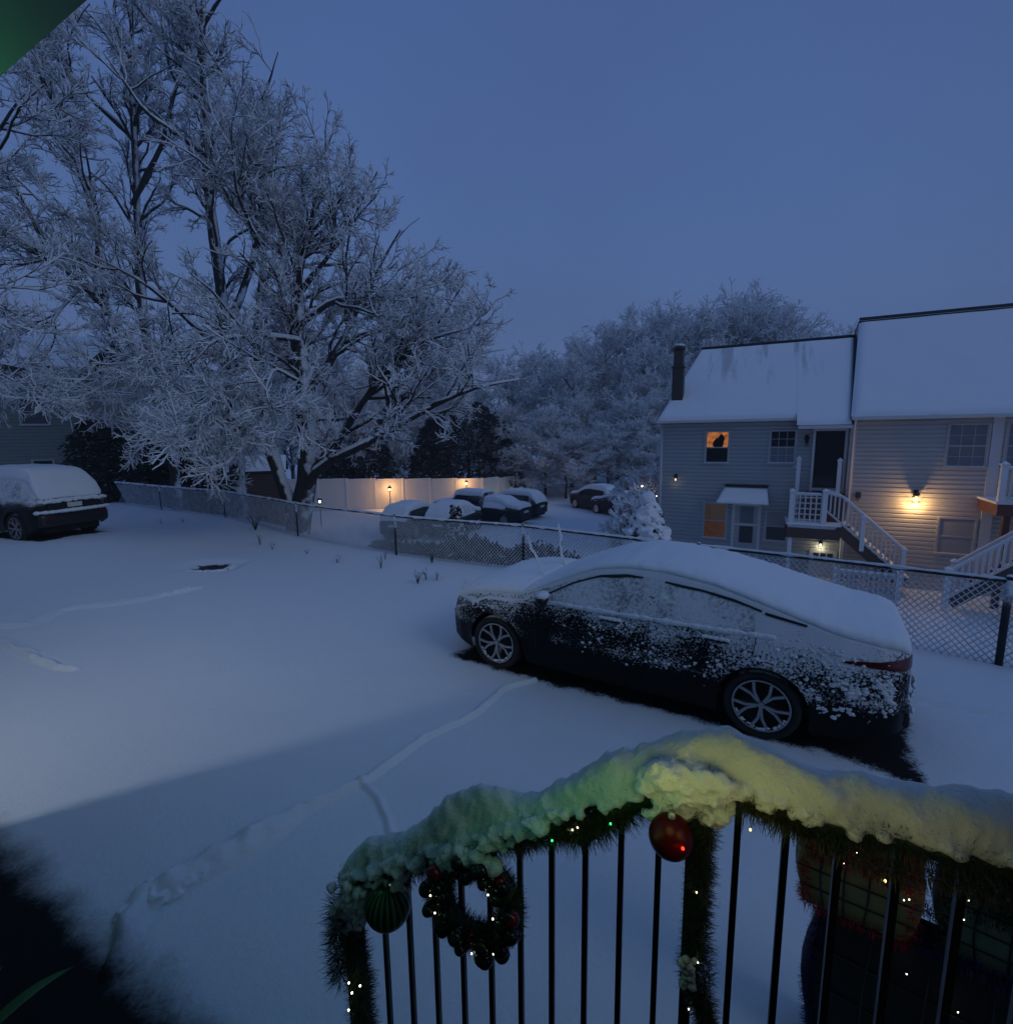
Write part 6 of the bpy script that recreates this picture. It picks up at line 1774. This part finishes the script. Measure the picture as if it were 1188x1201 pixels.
def gift(lab, c, w_, d, h, rz_, tins, panel, seed, lid=True, snowy=True, fill_p=0, bu=.08, dome=.05):
    t = thing('gift_box_decoration', lab, 'decoration', c, rz_)
    X, Y = w_ / 2, d / 2
    bul = lambda u, v, H: (u * X * (1 + .10 * math.sin(math.pi * v)), H)
    b = MB(); n_ = 10
    for fy, fx in (((0, -1), 1), ((0, 1), -1), ((1, 0), 1), ((-1, 0), -1)):
        vs = []; fs = []
        for j in range(n_):
            for i in range(n_):
                u = -1 + 2 * i / (n_ - 1); v = j / (n_ - 1); blg = 1 + .12 * math.sin(math.pi * v) * (1 - u * u * .4)
                if fy[0] == 0: vs.append((u * X * (1 + bu * math.sin(math.pi * v)), fy[1] * Y * blg, v * h))
                else: vs.append((fy[0] * X * (1 + bu * math.sin(math.pi * v)) * (1 if abs(u) > .9 else blg / 1.04), u * Y * 1.0, v * h))
        for j in range(n_ - 1):
            for i in range(n_ - 1): a = j * n_ + i; fs.append((a, a + 1, a + n_ + 1, a + n_))
        b.add(vs, fs)
    b.build('panel', panel, t, True)
    b = MB()
    for sy in (-1, 1):
        for i in range(1, 5):
            u = -1 + 2 * i / 5; b.tube([(u * X * (1 + bu * math.sin(math.pi * v)), sy * (Y * (1 + .12 * math.sin(math.pi * v) * (1 - u * u * .4)) + .004), v * h) for v in np.linspace(0, 1, 9)], .004, 5)
        for v in (.25, .5, .75):
            b.tube([(u * X * (1 + bu * math.sin(math.pi * v)), sy * (Y * (1 + .12 * math.sin(math.pi * v) * (1 - u * u * .4)) + .004), v * h) for u in np.linspace(-1, 1, 9)], .004, 5)
    b.build('wire_frame', MT['black_trim'], t, True)
    E = []
    cs = [(-X, -Y), (X, -Y), (X, Y), (-X, Y)]
    for i in range(4):
        a, q = cs[i], cs[(i + 1) % 4]
        E.append(([(a[0], a[1], 0), (q[0], q[1], 0)], .7))
        for dz in ((0, .03, .06, .09, .12, .15) if lid else (0,)):
            E.append(([(a[0], a[1], h - dz + .03), ((a[0] + q[0]) * .55, (a[1] + q[1]) * .55, h - dz + .05), (q[0], q[1], h - dz + .03)], .7))
        E.append(([(a[0], a[1], 0), (a[0] * 1.08, a[1] * 1.08, h / 2), (a[0], a[1], h)], .5))
    if lid:
        for k in range(11): u = -1 + 2 * k / 10; E.append(([(u * X, -Y, h + .03), (u * X, 0, h + .05 + dome * (1 - u * u)), (u * X, Y, h + .03)], .8))
    fringe(E, 26000, .012, .034, .0016, tins, 'tinsel', t, (0, 0, 0), seed)
    rg = random.Random(seed)
    lights(t, [(rg.uniform(-X, X), -Y - .05, rg.uniform(h * .55, h * 1.05)) for _ in range(4)], MT['bulb_white'], (0, 0, 0), .0022)
    if fill_p: lamp('bulb_light', (0, -Y - .30, h * 1.0), fill_p, (1, .85, .5), .03, t)  # fill light added in front of the box to brighten its sides
    if snowy:
        b = MB()
        for k in range(24): b.lump((rg.uniform(-X, X), rg.uniform(-Y, Y), h + .055 + dome * .6), rg.uniform(.01, .028), .7, 2.4, 2, (1.3, 1.3, .6), k)
        b.build('snow', MT['snow'], t, True)
    return t
MT['gm_yellow'] = mesh_mat('gift_mesh_yellow', (.50, .48, .20), (.24, .28, .12)); MT['gm_green'] = mesh_mat('gift_mesh_green', (.26, .40, .28), (.14, .24, .18)); MT['gm_dark'] = mesh_mat('gift_mesh_dark', (.006, .016, .008), (.004, .008, .006))
fz = math.atan2(-.484, .875)
g0 = gz(1.9, 1.9)
gift('large box shaped decoration edged in dark blue tinsel beyond the railing', (1.86, 1.80, g0), .95, .20, .80, R(-38), MT['tinsel_blue'], MT['gm_dark'], 61, False, False)
gift('rounded box decoration with red tinsel lid and yellow green wired sides', (1.545, 2.00, g0 + .83), .36, .20, .37, R(-34), MT['tinsel_red'], MT['gm_yellow'], 62, snowy=True, fill_p=.08, bu=.22, dome=.11)
gift('box decoration with dark tinsel lid and green wired sides at the right edge', (2.02, 1.72, g0 + .83), .46, .20, .33, R(-38), MT['tinsel_dark'], MT['gm_green'], 63, snowy=True, fill_p=.03, bu=.14)

# ---- potted plant by the foot of the steps
def plant():
    x, y = gr(-88, 1190, .75)
    t = thing('potted_plant', 'green plant with long pointed leaves in a dark pot at the bottom left corner', 'plant', (x, y, 0))
    b = MB(); b.lathe([(.001, 0), (.13, 0), (.18, .38), (.20, .38), (.20, .42), (.17, .42), (.16, .36), (.001, .36)], 24); b.build('pot', MT['brownwood'], t, True)
    rg = random.Random(3)
    for k in range(16):
        a = k * 2.4 + rg.uniform(-.3, .3); ln = rg.uniform(.34, .55); el = rg.uniform(.5, 1.2); m = MB(); vs = []
        dv = Vector((math.cos(a), math.sin(a), 0)); sd = Vector((-math.sin(a), math.cos(a), 0))
        for i in range(9):
            u = i / 8; c = dv * (ln * u * math.cos(el * (1 - .2 * u))) + Vector((0, 0, .38 + ln * (math.sin(el) * u * 1.3 - .55 * u * u))); wd = .035 * math.sin(math.pi * min(1, u * .92 + .08)) ** .8
            vs += [c - sd * wd, c + Vector((0, 0, -.008)), c + sd * wd]
        m.add(vs, [(i * 3 + j, i * 3 + j + 1, i * 3 + j + 4, i * 3 + j + 3) for i in range(8) for j in range(2)])
        m.build('leaf', MT['plant_leaf'], t, True)
MT['plant_leaf'] = plain('plant_leaf', (.03, .13, .04), .45, var=.4)
plant()

# ------------------------------------------------------------------ winter air
def haze():
    b = MB(); b.box(-160, 160, -60, 170, LOT - 1.2, 42)
    m = bpy.data.materials.new('haze_air'); t, n, l = nt(m)
    out = n.new('ShaderNodeOutputMaterial'); v = n.new('ShaderNodeVolumePrincipled')
    v.inputs['Color'].default_value = (.86, .90, .95, 1); v.inputs['Density'].default_value = HAZE; v.inputs['Anisotropy'].default_value = .2
    l.new(v.outputs[0], out.inputs['Volume'])
    o = b.build('haze', m); o['kind'] = 'stuff'
HAZE = .0024
haze()
